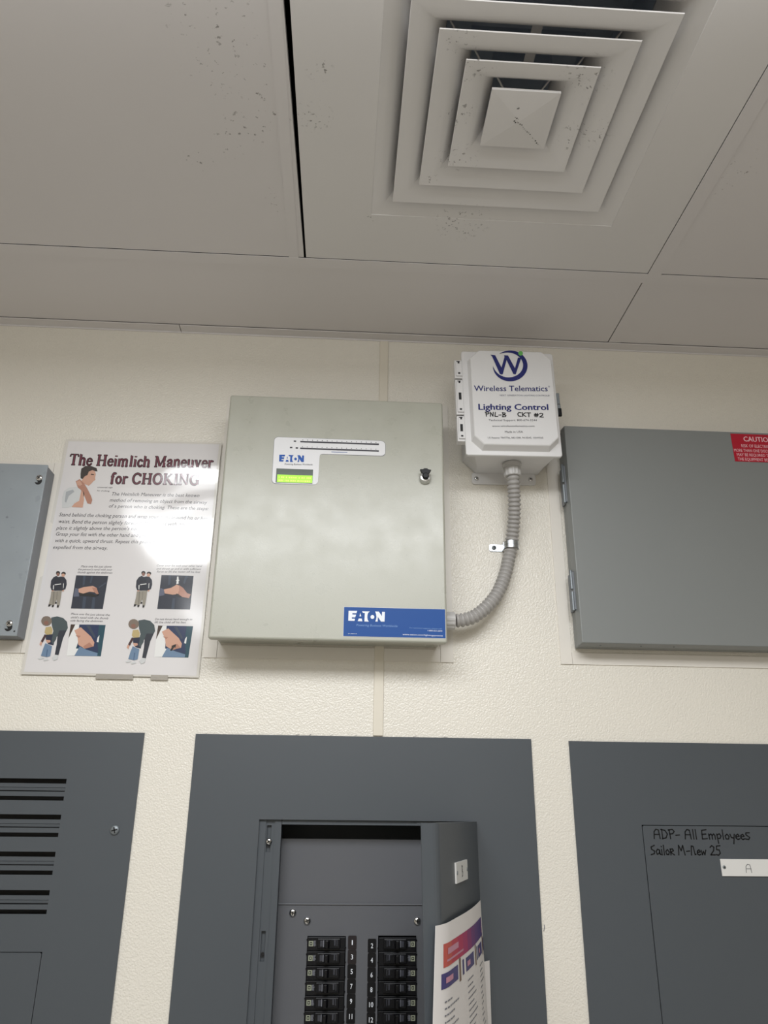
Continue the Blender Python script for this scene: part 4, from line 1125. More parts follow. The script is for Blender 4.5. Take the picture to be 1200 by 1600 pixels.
m = MB()
pitch = 0.0078
steps = int(total / pitch * 8)
rings = []
prev = None
for k in range(steps + 1):
    s = total * k / steps
    c = along(s)
    t = (along(s + 0.002) - along(s - 0.002)).normalized()
    u = Vector((0, -1, 0)) - t * t.dot(Vector((0, -1, 0)))
    u.normalize()
    w = t.cross(u)
    ph = (s / pitch) % 1.0
    rad = 0.0092 + 0.0028 * (0.5 + 0.5 * math.cos(2 * math.pi * ph)) ** 0.6
    rings.append([tuple(c + (u * math.cos(2 * math.pi * i / 20) + w * math.sin(2 * math.pi * i / 20)) * rad) for i in range(20)])
m.loft(rings)
part('hose', m, M['hose'], con, smooth=True, angle=80)


def fitting(origin, axis, sc=1.0):
    m = MB()
    a = Vector(axis).normalized()
    t = a.orthogonal().normalized()
    b = a.cross(t)
    o = Vector(origin)
    prof = [(0.0170, 0.0), (0.0172, 0.004), (0.0160, 0.0045), (0.0160, 0.0080), (0.0142, 0.0085), (0.0152, 0.0100), (0.0155, 0.0220), (0.0148, 0.0245), (0.0120, 0.0250)]
    n = 48
    rg = []
    for r_, h_ in prof:
        ring_ = []
        for i in range(n):
            fl = 0.0008 if (0.0098 < h_ < 0.0230 and (i % 4) < 2) else 0.0
            ang = 2 * math.pi * i / n
            ring_.append(tuple(o + a * h_ * sc + (t * math.cos(ang) + b * math.sin(ang)) * (r_ - fl) * sc))
        rg.append(ring_)
    m.loft(rg)
    return part('conduit_connector', m, M['fitting'], con, bevel=0.0)


fitting((0.5255, -0.0555, 2.1508), (0.03, 0.03, -1), 1.0)
fitting((0.3930, -0.0385, 1.8640), (1, 0, 0), 1.0)

# one hole strap holding the conduit
st = thing('conduit_strap', (0.515, 0, 2.008), 'shiny zinc one hole strap clamping the grey conduit to the wall', 'strap')
m = MB()
c0 = along(acc[min(range(len(path)), key=lambda i: abs(path[i].z - 2.0085))])
n = 22
for (za, zb, rr) in ((2.0150, 2.0090, 0.0134), (2.0080, 2.0020, 0.0134), (2.0150, 2.0020, 0.0128)):
    inn, outr = [], []
    rg = []
    for i in range(n + 1):
        a = R(-10 + 200 * i / n)
        ux, uy = math.cos(a), -math.sin(a)
        rg.append([(c0.x + ux * rr, c0.y + uy * rr, za), (c0.x + ux * rr, c0.y + uy * rr, zb), (c0.x + ux * (rr - .0011), c0.y + uy * (rr - .0011), zb), (c0.x + ux * (rr - .0011), c0.y + uy * (rr - .0011), za)])
    m.loft(rg)
m.prism(rrect(0.4890, 0.5150, 2.0020, 2.0150, 0.003), -0.0022, -0.0006)
m.box(0.5118, 0.5150, -0.0160, -0.0006, 2.0020, 2.0150)
part('strap_band', m, M['zinc'], st, smooth=False)
screw('strap_screw', st, 0.4975, 2.0085, -0.0023, 0.0040, 'hinge', 20)

# ================================================================ grey hinged cabinet on the right
gb = thing('hinged_cabinet', (0.95, 0, 1.83), 'machine grey hinged cabinet with a red caution sticker in its upper corner', 'cabinet')
m = MB().box(0.6305, 1.3050, -0.0260, -0.0023, 1.8288, 2.2365)
part('body', m, M['grey_box'], gb, bevel=0.001)
m = MB()
m.add([(0.6285, -0.0262, 1.8278), (1.3070, -0.0262, 1.8278), (1.3070, -0.0262, 2.2380), (0.6285, -0.0262, 2.2380),
       (0.6315, -0.0440, 1.8310), (1.3040, -0.0440, 1.8310), (1.3040, -0.0440, 2.2385), (0.6315, -0.0440, 2.2385)],
      [(0, 3, 2, 1), (4, 5, 6, 7), (0, 1, 5, 4), (1, 2, 6, 5), (2, 3, 7, 6), (3, 0, 4, 7)])
gd = part('door', m, M['grey_box'], gb, bevel=0.0012)
for x in (0.665, 0.735, 0.792):
    m = MB().lathe((x, -0.0335, 1.8290), (0, 0, -1), [(0.0016, 0), (0.0012, 0.0008), (0, 0.0009)], 12)
    part('rivet', m, M['galv_side'], gd)
for (za, zb) in ((2.0900, 2.1620), (1.8905, 1.9580)):
    m = MB()
    m.box(0.6272, 0.6300, -0.0330, -0.0060, za, zb)
    hg = part('hinge', m, M['galv_side'], gb, bevel=0.0005)
    m = MB()
    zm = (za + zb) / 2
    m.lathe((0.6255, -0.0300, za - 0.002), (0, 0, 1), [(0.0020, 0), (0.0032, 0.001), (0.0032, zm - za), ], 14)
    m.lathe((0.6255, -0.0300, zm + 0.003), (0, 0, 1), [(0.0032, 0), (0.0032, zb - zm - 0.003), (0.0024, zb - zm)], 14)
    part('hinge_pin', m, M['hinge'], hg, smooth=True)
m = MB().prism([(0.9485, 2.2345), (1.0700, 2.2345), (1.0700, 2.1770), (0.9485, 2.1770)], -0.0446, -0.0441)
sk = part('caution_sticker', m, M['red'], gd)
sk['label'] = 'red caution sticker with white lettering'
m = MB()
pt = at_y(-0.0448)
zc = 1.0085
for s, x0, x1, zb, cap, off in (('CAUTION', 0.9718, 1.0290, 2.2190, 0.0102, 0.02), ('RISK OF ELECTRIC SHOCK', 0.9655, 1.0440, 2.2065, 0.0064, 0.0), ('MORE THAN ONE DISCONNECT SWITCH', 0.9500, 1.0640, 2.1970, 0.0060, 0.0),
                                ('MAY BE REQUIRED TO DE-ENERGIZE', 0.9540, 1.0610, 2.1880, 0.0060, 0.0), ('THE EQUIPMENT BEFORE SERVICING', 0.9545, 1.0600, 2.1790, 0.0060, 0.0)):
    words(m, s, x0, zb, x1, zb, cap, pt, off)
part('caution_lettering', m, M['palered'], sk, weld=False)

# ================================================================ grey junction box on the left
jb = thing('junction_box', (-0.55, 0, 1.823), 'blue grey steel junction box left of the choking poster', 'junction box')
m = MB().box(-0.7900, -0.2965, -0.0350, -0.0023, 1.8235, 2.1245)
part('body', m, M['galv_side'], jb, bevel=0.0008)
m = MB().box(-0.7920, -0.2962, -0.0392, -0.0352, 1.8225, 2.1265)
cv = part('cover', m, M['galv'], jb, bevel=0.0005)
for (sx, sz, a) in ((-0.3062, 2.1010, 60), (-0.3100, 1.8425, 50)):
    m = MB()
    m.prism([(sx - 0.0052 + 0.004 * math.cos(0), sz - 0.0085)] + [(sx - 0.001 + 0.0062 * math.cos(R(t)), sz - 0.0060 + 0.0066 * math.sin(R(t))) for t in range(200, 520, 20)], -0.0395, -0.0390)
    part('keyhole', m, M['dark'], cv)
    screw('cover_screw', cv, sx, sz, -0.0393, 0.0056, 'chrome', a, 0.0034)
m = MB().lathe((-0.3480, -0.0392, 2.0265), (0, -1, 0), [(0.0020, 0), (0.0018, 0.0004), (0, 0.0005)], 12)
part('rivet', m, M['galv_side'], cv)
m = MB().lathe((-0.3005, -0.0392, 1.8300), (0, -1, 0), [(0.0015, 0), (0, 0.0004)], 10)
part('pin_hole', m, M['dark'], cv)

# ================================================================ laminated first aid poster
pos = thing('first_aid_poster', (-0.148, -0.003, 1.768), 'laminated white choking first aid poster with glare on its right half', 'poster')


def swell(x, z):
    # the sheet stands off the wall a little and bellies out on the right
    u = (x + 0.148) / 0.143
    v = (z - 1.983) / 0.215
    b = 0.0030 + 0.0012 * math.sin(2.2 * u + 0.7) * math.cos(1.7 * v)
    k = min(1.0, max(0.0, (u - 0.05) / 0.5))
    b += 0.0042 * math.exp(-((z - 2.158) / 0.032) ** 2) * k * k * (3 - 2 * k)
    b += 0.0012 * math.exp(-((u - 0.75) / 0.35) ** 2 - ((v - 0.30) / 0.45) ** 2)
    b += 0.00014 * math.sin(19 * u + 6 * v) * math.exp(-((u - 0.75) / 0.3) ** 2 - ((v - 0.45) / 0.4) ** 2)
    b += 0.00012 * math.sin(33 * v - 9 * u) * math.exp(-((u - 0.6) / 0.4) ** 2 - ((v - 0.4) / 0.4) ** 2)
    return b


def onposter(e0):
    return lambda x, z, e=0.0: (x, -swell(x, z) - e0 - e, z)


def sheet(corners, e0, e1, nx=36, nz=54):
    (ax, az), (bx, bz), (cx_, cz_), (dx, dz) = corners     # bottom left, bottom right, top right, top left
    mb = MB()
    for side, e in ((0, e0), (1, e1)):
        o = len(mb.v)
        g_ = []
        for j in range(nz + 1):
            t = j / nz
            for i in range(nx + 1):
                s = i / nx
                x = (ax * (1 - s) + bx * s) * (1 - t) + (dx * (1 - s) + cx_ * s) * t
                z = (az * (1 - s) + bz * s) * (1 - t) + (dz * (1 - s) + cz_ * s) * t
                g_.append((x, -swell(x, z) - e, z))
        fs = []
        for j in range(nz):
            for i in range(nx):
                a = j * (nx + 1) + i
                q = (a, a + 1, a + nx + 2, a + nx + 1)
                fs.append(q if side == 1 else q[::-1])
        mb.add(g_, fs)
    n1 = (nx + 1) * (nz + 1)
    rim = [i for i in range(nx + 1)] + [j * (nx + 1) + nx for j in range(1, nz + 1)] + [nz * (nx + 1) + i for i in range(nx - 1, -1, -1)] + [j * (nx + 1) for j in range(nz - 1, 0, -1)]
    for i in range(len(rim)):
        a, b = rim[i], rim[(i + 1) % len(rim)]
        mb.f.append([n1 + b, n1 + a, a, b][::-1])
        mb.m.append(0)
    return mb


part('laminate', sheet([(-0.2925, 1.7672), (-0.0050, 1.7672), (-0.0035, 2.1980), (-0.2868, 2.1950)], 0.0, 0.0003), M['film'], pos, smooth=True)
part('printed_sheet', sheet([(-0.2880, 1.7708), (-0.0092, 1.7700), (-0.0080, 2.1945), (-0.2815, 2.1912)], 0.0002, 0.0006), M['paper'], pos, smooth=True)
# big serif title, drawn stroke by stroke: dark edge with a red heart
V, Hh = 0.15, 0.065
def oval(cx_, cz_, rx, rz, a0=0, a1=360, n=14):
    return [(cx_ + rx * math.cos(R(a0 + (a1 - a0) * i / n)), cz_ + rz * math.sin(R(a0 + (a1 - a0) * i / n))) for i in range(n + 1)]
def sf(x, z, w=.26):
    return ([(x - w / 2, z), (x + w / 2, z)], Hh)
SER = {
    'T': (.80, [([(.38, 0), (.38, 1)], V), ([(.04, .97), (.72, .97)], Hh), ([(.05, .97), (.03, .74)], .05), ([(.71, .97), (.73, .74)], .05), sf(.38, .03, .34)]),
    'h': (.66, [([(.14, 0), (.14, 1)], V), ([(.02, .97), (.14, .97)], Hh), ([(.16, .52), (.26, .64), (.38, .66), (.48, .56), (.48, 0)], .13), sf(.14, .03), sf(.48, .03)]),
    'e': (.54, [(oval(.27, .33, .20, .31, 10, 325), .10), ([(.10, .37), (.44, .37)], Hh)]),
    'H': (.92, [([(.17, 0), (.17, 1)], V), ([(.69, 0), (.69, 1)], V), ([(.17, .50), (.69, .50)], Hh), sf(.17, .03, .34), sf(.69, .03, .34), sf(.17, .97, .34), sf(.69, .97, .34)]),
    'i': (.34, [([(.16, 0), (.16, .66)], V), sf(.16, .03), ([(.03, .64), (.16, .64)], Hh), ([(.16, .86), (.16, .99)], .15)]),
    'm': (1.0, [([(.14, 0), (.14, .66)], V), ([(.02, .64), (.14, .64)], Hh), ([(.16, .52), (.26, .64), (.37, .65), (.46, .56), (.46, 0)], .13), ([(.48, .52), (.58, .64), (.69, .65), (.78, .56), (.78, 0)], .13), sf(.14, .03), sf(.46, .03), sf(.78, .03)]),
    'l': (.34, [([(.16, 0), (.16, 1)], V), sf(.16, .03), ([(.03, .97), (.16, .97)], Hh)]),
    'c': (.50, [(oval(.27, .33, .19, .31, 40, 320), .12)]),
    'M': (1.08, [([(.14, 0), (.14, 1)], .09), ([(.16, .98), (.50, .06)], .15), ([(.50, .06), (.82, .98)], .07), ([(.84, 0), (.84, 1)], V), sf(.14, .03, .28), sf(.84, .03, .32), sf(.10, .97, .24), sf(.88, .97, .24)]),
    'a': (.56, [([(.08, .50), (.14, .62), (.30, .66), (.40, .56), (.40, .06), (.50, .04)], .12), ([(.40, .40), (.16, .32), (.08, .17), (.16, .04), (.28, .06), (.40, .20)], .10)]),
    'n': (.66, [([(.14, 0), (.14, .66)], V), ([(.02, .64), (.14, .64)], Hh), ([(.16, .52), (.26, .64), (.38, .66), (.48, .56), (.48, 0)], .13), sf(.14, .03), sf(.48, .03)]),
    'u': (.66, [([(.14, .66), (.14, .14), (.24, .03), (.36, .06), (.46, .18)], .13), ([(.48, .66), (.48, 0)], V), ([(.02, .64), (.14, .64)], Hh), ([(.36, .64), (.48, .64)], Hh), ([(.48, .03), (.60, .03)], Hh)]),
    'v': (.60, [([(.10, .64), (.28, .04)], .15), ([(.28, .04), (.46, .64)], .07), sf(.10, .64, .24), sf(.46, .64, .20)]),
    'r': (.50, [([(.14, 0), (.14, .66)], V), ([(.02, .64), (.14, .64)], Hh), ([(.16, .50), (.26, .63), (.40, .60)], .13), sf(.14, .03, .28)]),
    'f': (.44, [([(.18, 0), (.18, .78), (.26, .95), (.40, .93)], V), ([(.03, .63), (.34, .63)], Hh), sf(.18, .03)]),
    'o': (.60, [(oval(.29, .33, .20, .31), .12)]),
    'C': (.84, [(oval(.42, .50, .33, .47, 38, 322), .14), ([(.69, .98), (.69, .70)], .05), ([(.69, .30), (.69, .05)], .05)]),
    'O': (.92, [(oval(.44, .50, .34, .47), .14)]),
    'K': (.92, [([(.17, 0), (.17, 1)], V), ([(.68, .97), (.20, .42)], .07), ([(.32, .55), (.72, .03)], V), sf(.17, .03, .34), sf(.17, .97, .34), sf(.68, .97, .26), sf(.74, .03, .28)]),
    'I': (.44, [([(.20, 0), (.20, 1)], V), sf(.20, .03, .34), sf(.20, .97, .34)]),
    'N': (.92, [([(.14, 0), (.14, 1)], .08), ([(.14, .97), (.70, .05)], .15), ([(.72, 0), (.72, 1)], .08), sf(.14, .03, .28), sf(.10, .97, .22), sf(.72, .97, .28)]),
    'G': (.90, [(oval(.42, .50, .33, .47, 38, 330), .14), ([(.70, .06), (.70, .42)], V), sf(.68, .42, .30), ([(.69, .98), (.69, .70)], .05)]),
    ' ': (.34, []),
}
m = MB()
for s, x0, z0, x1, z1, cap in (('The Heimlich Maneuver', -0.2743, 2.1440, -0.0142, 2.1452, 0.0215), ('for CHOKING', -0.1966, 2.1098, -0.0363, 2.1112, 0.0213)):
    tot = sum(SER[c][0] for c in s)
    k = (x1 - x0) / tot
    for layer, (extra, shrink) in enumerate(((0.10, 0.0), (-0.035, 0.0))):
        m.cur = layer
        x = x0
        pt = onposter(0.0008 + 0.00025 * layer)
        for c in s:
            adv, strokes = SER[c]
            for (pl, w) in strokes:
                ww = w + extra
                if layer == 1 and w < 0.08:
                    ww = 0.022
                m.ribbon([(x + u * k, z0 + (z1 - z0) * (x - x0) / (x1 - x0) + v * cap) for u, v in pl], ww * cap * 0.92, pt, cap=(len(pl) > 2))
            x += adv * k
part('title', m, [M['L_titledark'], M['L_titlered']], pos, weld=False)
m = None
lettering('instruction_text', 'body', onposter(0.0008), pos, 'L_')
for k in range(5):
    lettering('picture_caption', 'caption%d' % k, onposter(0.0008), pos, 'L_')
art('choking_man_picture', ART['man'], onposter(0.0008), pos, 'L_')
for k in ('p1', 'p2', 'q1', 'q2'):
    art('fist_photo', ART[k], onposter(0.0008), pos, 'L_')
for k in ('m1', 'm2'):
    art('two_men_picture', ART[k], onposter(0.0008), pos, 'L_')
for k in ('w1', 'w2'):
    art('adult_and_child_picture', ART[k], onposter(0.0008), pos, 'L_')
for (xa, xb, za, zb) in ((-0.1720, -0.1115, 1.7622, 1.7700), (-0.0830, -0.0550, 1.7622, 1.7700)):
    m = MB().box(xa, xb, -0.0036, -0.0006, za, zb)
    part('tape', m, M['tape'], pos)

# ================================================================ flush panel boards
ZT, ZB = 1.6777, 0.74
YT = -0.0030


def tub(x0, x1, z0, z1, depth):
    m = MB()
    t = 0.0015
    m.box(x0, x1, depth, depth + t, z0, z1)
    m.box(x0, x0 + t, 0.0, depth, z0, z1)
    m.box(x1 - t, x1, 0.0, depth, z0, z1)
    m.box(x0 + t, x1 - t, 0.0, depth, z1 - t, z1)
    m.box(x0 + t, x1 - t, 0.0, depth, z0, z0 + t)
    return m


# ---- left panel with louvers
lp = thing('louvered_panel', (-0.355, 0, ZB), 'dark grey flush panel with rows of louvers, at the lower left', 'electrical panel')
lx0, lx1 = -0.6280, -0.0824
groups = [1.6067, 1.5546, 1.5022, 1.4498]
slots = []
for zg in groups:
    for (a, b) in ((0.0, 0.0070), (0.0128, 0.0190), (0.0258, 0.0318)):
        slots.append((-0.5150, -0.1938, zg - b, zg - a))
DX = -0.1914
tp = MB().plate(lx0, lx1, ZB, ZT + 0.0005, YT, -0.0010, slots + [(-0.5190, DX, 0.86, 1.3690)])
part('trim_plate', tp, M['panel'], lp)
for zg in groups:
    m = MB()
    m.add([(-0.5150, YT + 0.0010, zg - 0.0174), (-0.1938, YT + 0.0010, zg - 0.0174), (-0.1938, YT + 0.0006, zg - 0.0134), (-0.5150, YT + 0.0006, zg - 0.0134),
           (-0.5150, YT + 0.0022, zg - 0.0174), (-0.1938, YT + 0.0022, zg - 0.0174), (-0.1938, YT + 0.0020, zg - 0.0128), (-0.5150, YT + 0.0020, zg - 0.0128)],
          [(0, 1, 2, 3), (7, 6, 5, 4), (0, 4, 5, 1), (1, 5, 6, 2), (2, 6, 7, 3), (3, 7, 4, 0)])
    part('louver', m, M['panel'], lp)
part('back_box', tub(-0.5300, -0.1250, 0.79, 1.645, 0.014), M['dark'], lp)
m = MB().prism(rrect(-0.5180, DX - 0.0009, 0.8615, 1.3681, 0.003), YT, -0.0012)
part('door', m, M['panel'], lp)
screw('panel_screw', lp, -0.1098, 1.5334, YT, 0.0072, 'hinge', 15, 0.0036)

# ---- right panel, door shut
rp = thing('closed_panel', (0.88, 0, ZB), 'dark grey flush panel with its door shut and marker writing, at the lower right', 'electrical panel')
rx0, rx1 = 0.6077, 1.1530
tp = MB().plate(rx0, rx1, ZB, ZT - 0.0022, YT, -0.0010, [(0.7155, 1.0455, 0.86, 1.5485)])
part('trim_plate', tp, M['panel'], rp)
m = MB().prism(rrect(0.7166, 1.0444, 0.8612, 1.5474, 0.003), YT - 0.0003, -0.0008)
rd = part('door', m, M['panel'], rp)
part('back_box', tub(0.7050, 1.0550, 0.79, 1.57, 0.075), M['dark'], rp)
m = MB()
pt = at_y(YT - 0.0006)
handwrite(m, 'ADP- All Employees', 0.7335, 1.5282, 0.8910, 0.0140, 0.0018, pt)
handwrite(m, 'SailoR M-new 25', 0.7255, 1.5048, 0.8400, 0.0140, 0.0018, pt)
part('marker_note', m, M['marker'], rd, weld=False)
m = MB().prism([(0.8355, 1.4750), (0.9245, 1.4750), (0.9245, 1.4997), (0.8355, 1.4997)], YT - 0.0022, YT - 0.0003)
npl = part('name_plate', m, M['plate'], rd, bevel=0.0003)
npl['label'] = 'white name plate lettered A'
m = MB()
handwrite(m, 'A', 0.8745, 1.4802, 0.8855, 0.0122, 0.0008, at_y(YT - 0.0024))
part('plate_letter', m, M['pencil'], npl, weld=False)
for sx in (0.8402, 0.9198):
    screw('plate_screw', npl, sx, 1.4878, YT - 0.0022, 0.0026, 'hinge', 40, 0.0012)

# ---- middle panel, door open
mp = thing('open_panel', (0.2725, 0, ZB), 'dark grey flush panel with its door standing open on two columns of breakers', 'electrical panel')
mx0, mx1 = -0.0010, 0.5450
OX0, OX1, OZ = 0.1093, 0.4375, 1.5508
tp = MB().plate(mx0, mx1, ZB, ZT, YT, -0.0010, [(OX0, OX1, 0.86, OZ)])
part('trim_plate', tp, M['panel'], mp)
# inner mounting rails just behind the opening
m = MB()
m.plate(OX0 - 0.002, OX0 + 0.0345, 0.87, OZ + 0.002, 0.0035, 0.0050, [(0.1215, 0.1285, 1.5040, 1.5425), (0.1225, 0.1290, 1.3560, 1.3960)])
m.box(OX0 - 0.0005, OX0 + 0.0105, 0.0015, 0.0038, 0.87, OZ)
m.box(OX0 + 0.0245, OX0 + 0.0345, 0.0015, 0.0038, 0.87, OZ)
m.box(OX0 + 0.0335, OX0 + 0.0345, 0.0035, 0.0300, 0.87, OZ)
part('side_rail', m, M['panel_in'], mp)
m = MB()
m.plate(OX1 - 0.0345, OX1 + 0.002, 0.87, OZ + 0.002, 0.0035, 0.0050, [])
m.box(OX1 - 0.0345, OX1 - 0.0335, 0.0035, 0.0300, 0.87, OZ)
part('side_rail', m, M['panel_in'], mp)
m = MB().box(OX0 + 0.0352, OX1 - 0.0352, 0.0018, 0.0035, OZ - 0.0080, OZ + 0.002)
m.box(OX0 + 0.0352, OX1 - 0.0352, 0.0018, 0.0330, OZ - 0.0080, OZ - 0.0070)
part('top_rail', m, M['panel_in'], mp)
screw('rail_screw', mp, 0.1257, 1.5190, 0.0034, 0.0050, 'chrome', 30, 0.0040)
m = MB().lathe((0.1258, 0.0036, 1.3655), (0, -1, 0), [(0.0026, -0.002), (0.0026, -0.001), (0, -0.001)], 14)
part('rail_stud', m, M['dark'], mp)
m = MB().box(0.1150, 0.1330, 0.0085, 0.0092, 1.345, 1.5485)
part('rail_backing', m, M['panel_in'], mp)
part('back_box', tub(0.0980, 0.4480, 0.79, 1.5735, 0.110), M['panel_in'], mp)
m = MB().box(0.1300, 0.4170, 0.0345, 0.0360, 1.4150, 1.5225)
part('upper_cover', m, M['dead'], mp)
BZ0 = 1.3758
PITCH = 0.0193
LX0, LX1, RX0, RX1 = 0.1908, 0.2487, 0.2988, 0.3568
bot = BZ0 - PITCH * 5.52
dfm = MB().plate(0.1300, 0.4170, 0.87, 1.4300, 0.0318, 0.0335, [(LX0 - 0.0004, LX1 + 0.0004, bot, 1.3860), (RX0 - 0.0004, RX1 + 0.0004, bot, 1.3868)])
df = part('dead_front', dfm, M['dead'], mp)
m = MB().box(0.1300, 0.4170, 0.0300, 0.0340, 1.4288, 1.4303)
part('highlight_lip', m, M['dead'], df, bevel=0.0005)  # strip added so the plate's top edge shows a thin highlight
m = MB()
m.box(LX0 - 0.0004, LX1 + 0.0004, 0.0480, 0.0490, bot, 1.3860)
m.box(RX0 - 0.0004, RX1 + 0.0004, 0.0480, 0.0490, bot, 1.3868)
part('breaker_bay', m, M['dark'], df)
for (sx, sz, a) in ((0.1664, 1.4176, 80), (0.1890, 1.4067, 100), (0.3588, 1.4068, 80)):
    screw('dead_front_screw', df, sx, sz, 0.0318, 0.0056, 'chrome', a, 0.0036)
for i in range(6):
    for side in (0, 1):
        num = str(2 * i + 1 + side)
        x0, x1 = (0.2525, 0.2655) if side == 0 else (0.2828, 0.2955)
        zc = (1.3774 if side == 0 else 1.3731) - 0.0193 * i
        m = MB().prism(rrect(x0, x1, zc - 0.0093, zc + 0.0093, 0.0018), 0.0306, 0.0317)
        ns = part('circuit_number', m, M['redblack'] if num in '13' else M['black'], df)
        m = MB()
        wdt = 0.0033 if len(num) == 1 else 0.0062
        if num == '1':
            wdt = 0.0016
        if num == '11':
            wdt = 0.0048
        xm = (x0 + x1) / 2
        words(m, num, xm - wdt / 2, zc - 0.0032, xm + wdt / 2, zc - 0.0032, 0.0066, at_y(0.0304), 0.012)
        part('digit', m, M['whiteink'], ns, weld=False)

# the door: hinged on the right, swung about seventy degrees, rolled free edge
TH = R(71.5)
HX, HY, HZ = 0.4500, -0.0060, 1.5507
WD = 0.328
dh = Vector((-math.cos(TH), -math.sin(TH)))
dn = Vector((math.sin(TH), -math.cos(TH)))     # outward normal of the door's face
ROLL = 0.032
FLAT = WD - ROLL


def dface(s):
    """point and outward normal of the door's face, s metres from the hinge"""
    if s <= FLAT:
        p = Vector((HX, HY)) + dh * s
        return p, dn
    steps_ = 8
    p = Vector((HX, HY)) + dh * FLAT
    ang = TH
    rest = s - FLAT
    ds = rest / steps_
    for k in range(steps_):
        frac = (k + 0.5) * ds / ROLL
        ang = TH - R(46) * min(1, frac * 2.0)
        p = p + Vector((-math.cos(ang), -math.sin(ang))) * ds
    return p, Vector((math.sin(ang), -math.cos(ang)))


def lean(x, z):
    return x + 0.014 * (HZ - z)


def ondoor(s, z, e=0.0):
    p, n_ = dface(s)
    q = p + n_ * e
    return (lean(q.x, z), q.y, z)


ss = [FLAT * k / 10 for k in range(11)] + [FLAT + ROLL * k / 8 for k in range(1, 9)]
m = MB()
prof_o = [dface(s) for s in ss]
rg = []
for z in (0.8620, HZ):
    ring_ = []
    for p, n_ in prof_o:
        ring_.append((lean(p.x, z), p.y, z))
    # return flange at the free edge, then the inner skin
    p, n_ = prof_o[-1]
    for (p2, n2) in [prof_o[-1]] + prof_o[::-1][1:]:
        q = p2 - n2 * 0.0016
        ring_.append((lean(q.x, z), q.y, z))
    rg.append(ring_)
m.loft(rg)
# stiffening flanges turned inward along the top edge and the hinge
for k in range(len(ss) - 1):
    (p, n_), (p2, n2) = prof_o[k], prof_o[k + 1]
    a, b = p - n_ * 0.0014, p2 - n2 * 0.0014
    c, d = p2 - n2 * 0.0105, p - n_ * 0.0105
    m.add([(a.x, a.y, HZ), (b.x, b.y, HZ), (c.x, c.y, HZ), (d.x, d.y, HZ), (a.x, a.y, HZ - .0014), (b.x, b.y, HZ - .0014), (c.x, c.y, HZ - .0014), (d.x, d.y, HZ - .0014)],
          [(0, 1, 2, 3), (7, 6, 5, 4), (0, 4, 5, 1), (1, 5, 6, 2), (2, 6, 7, 3), (3, 7, 4, 0)])
dr = part('door', m, M['panel'], mp)
m = MB()
m.box(0.4360, 0.4392, -0.0075, 0.0030, 0.90, 1.5475)
part('door_hinge', m, M['panel_in'], mp)
# name plate B on the door's face
s0, s1 = WD / 2 - 0.044 - 0.002, WD / 2 + 0.044 - 0.002
za, zb = HZ - 0.0740, HZ - 0.0490
m = MB()
m.loft([[ondoor(s0, za, 0.0001), ondoor(s1, za, 0.0001), ondoor(s1, zb, 0.0001), ondoor(s0, zb, 0.0001)], [ondoor(s0, za, 0.0024), ondoor(s1, za, 0.0024), ondoor(s1, zb, 0.0024), ondoor(s0, zb, 0.0024)]])
npl = part('name_plate', m, M['plate'], dr, bevel=0.0002)
npl['label'] = 'white name plate lettered B'
m = MB()
sm = (s0 + s1) / 2
handwrite(m, 'B', 0.0, 0.0, 0.0105, 0.0135, 0.0013, lambda u, v, e=0: ondoor(sm + 0.0045 - u, za + 0.0062 + v, 0.0027))
part('plate_letter', m, M['pencil'], npl, weld=False)
for s in (s0 + 0.005, s1 - 0.005):
    m = MB()
    o_ = Vector(ondoor(s, (za + zb) / 2, 0.0024))
    m.lathe(o_, (dn.x, dn.y, 0), [(0.0026, 0), (0.0022, 0.0008), (0, 0.0011)], 14)
    part('plate_screw', m, M['hinge'], npl, smooth=True)

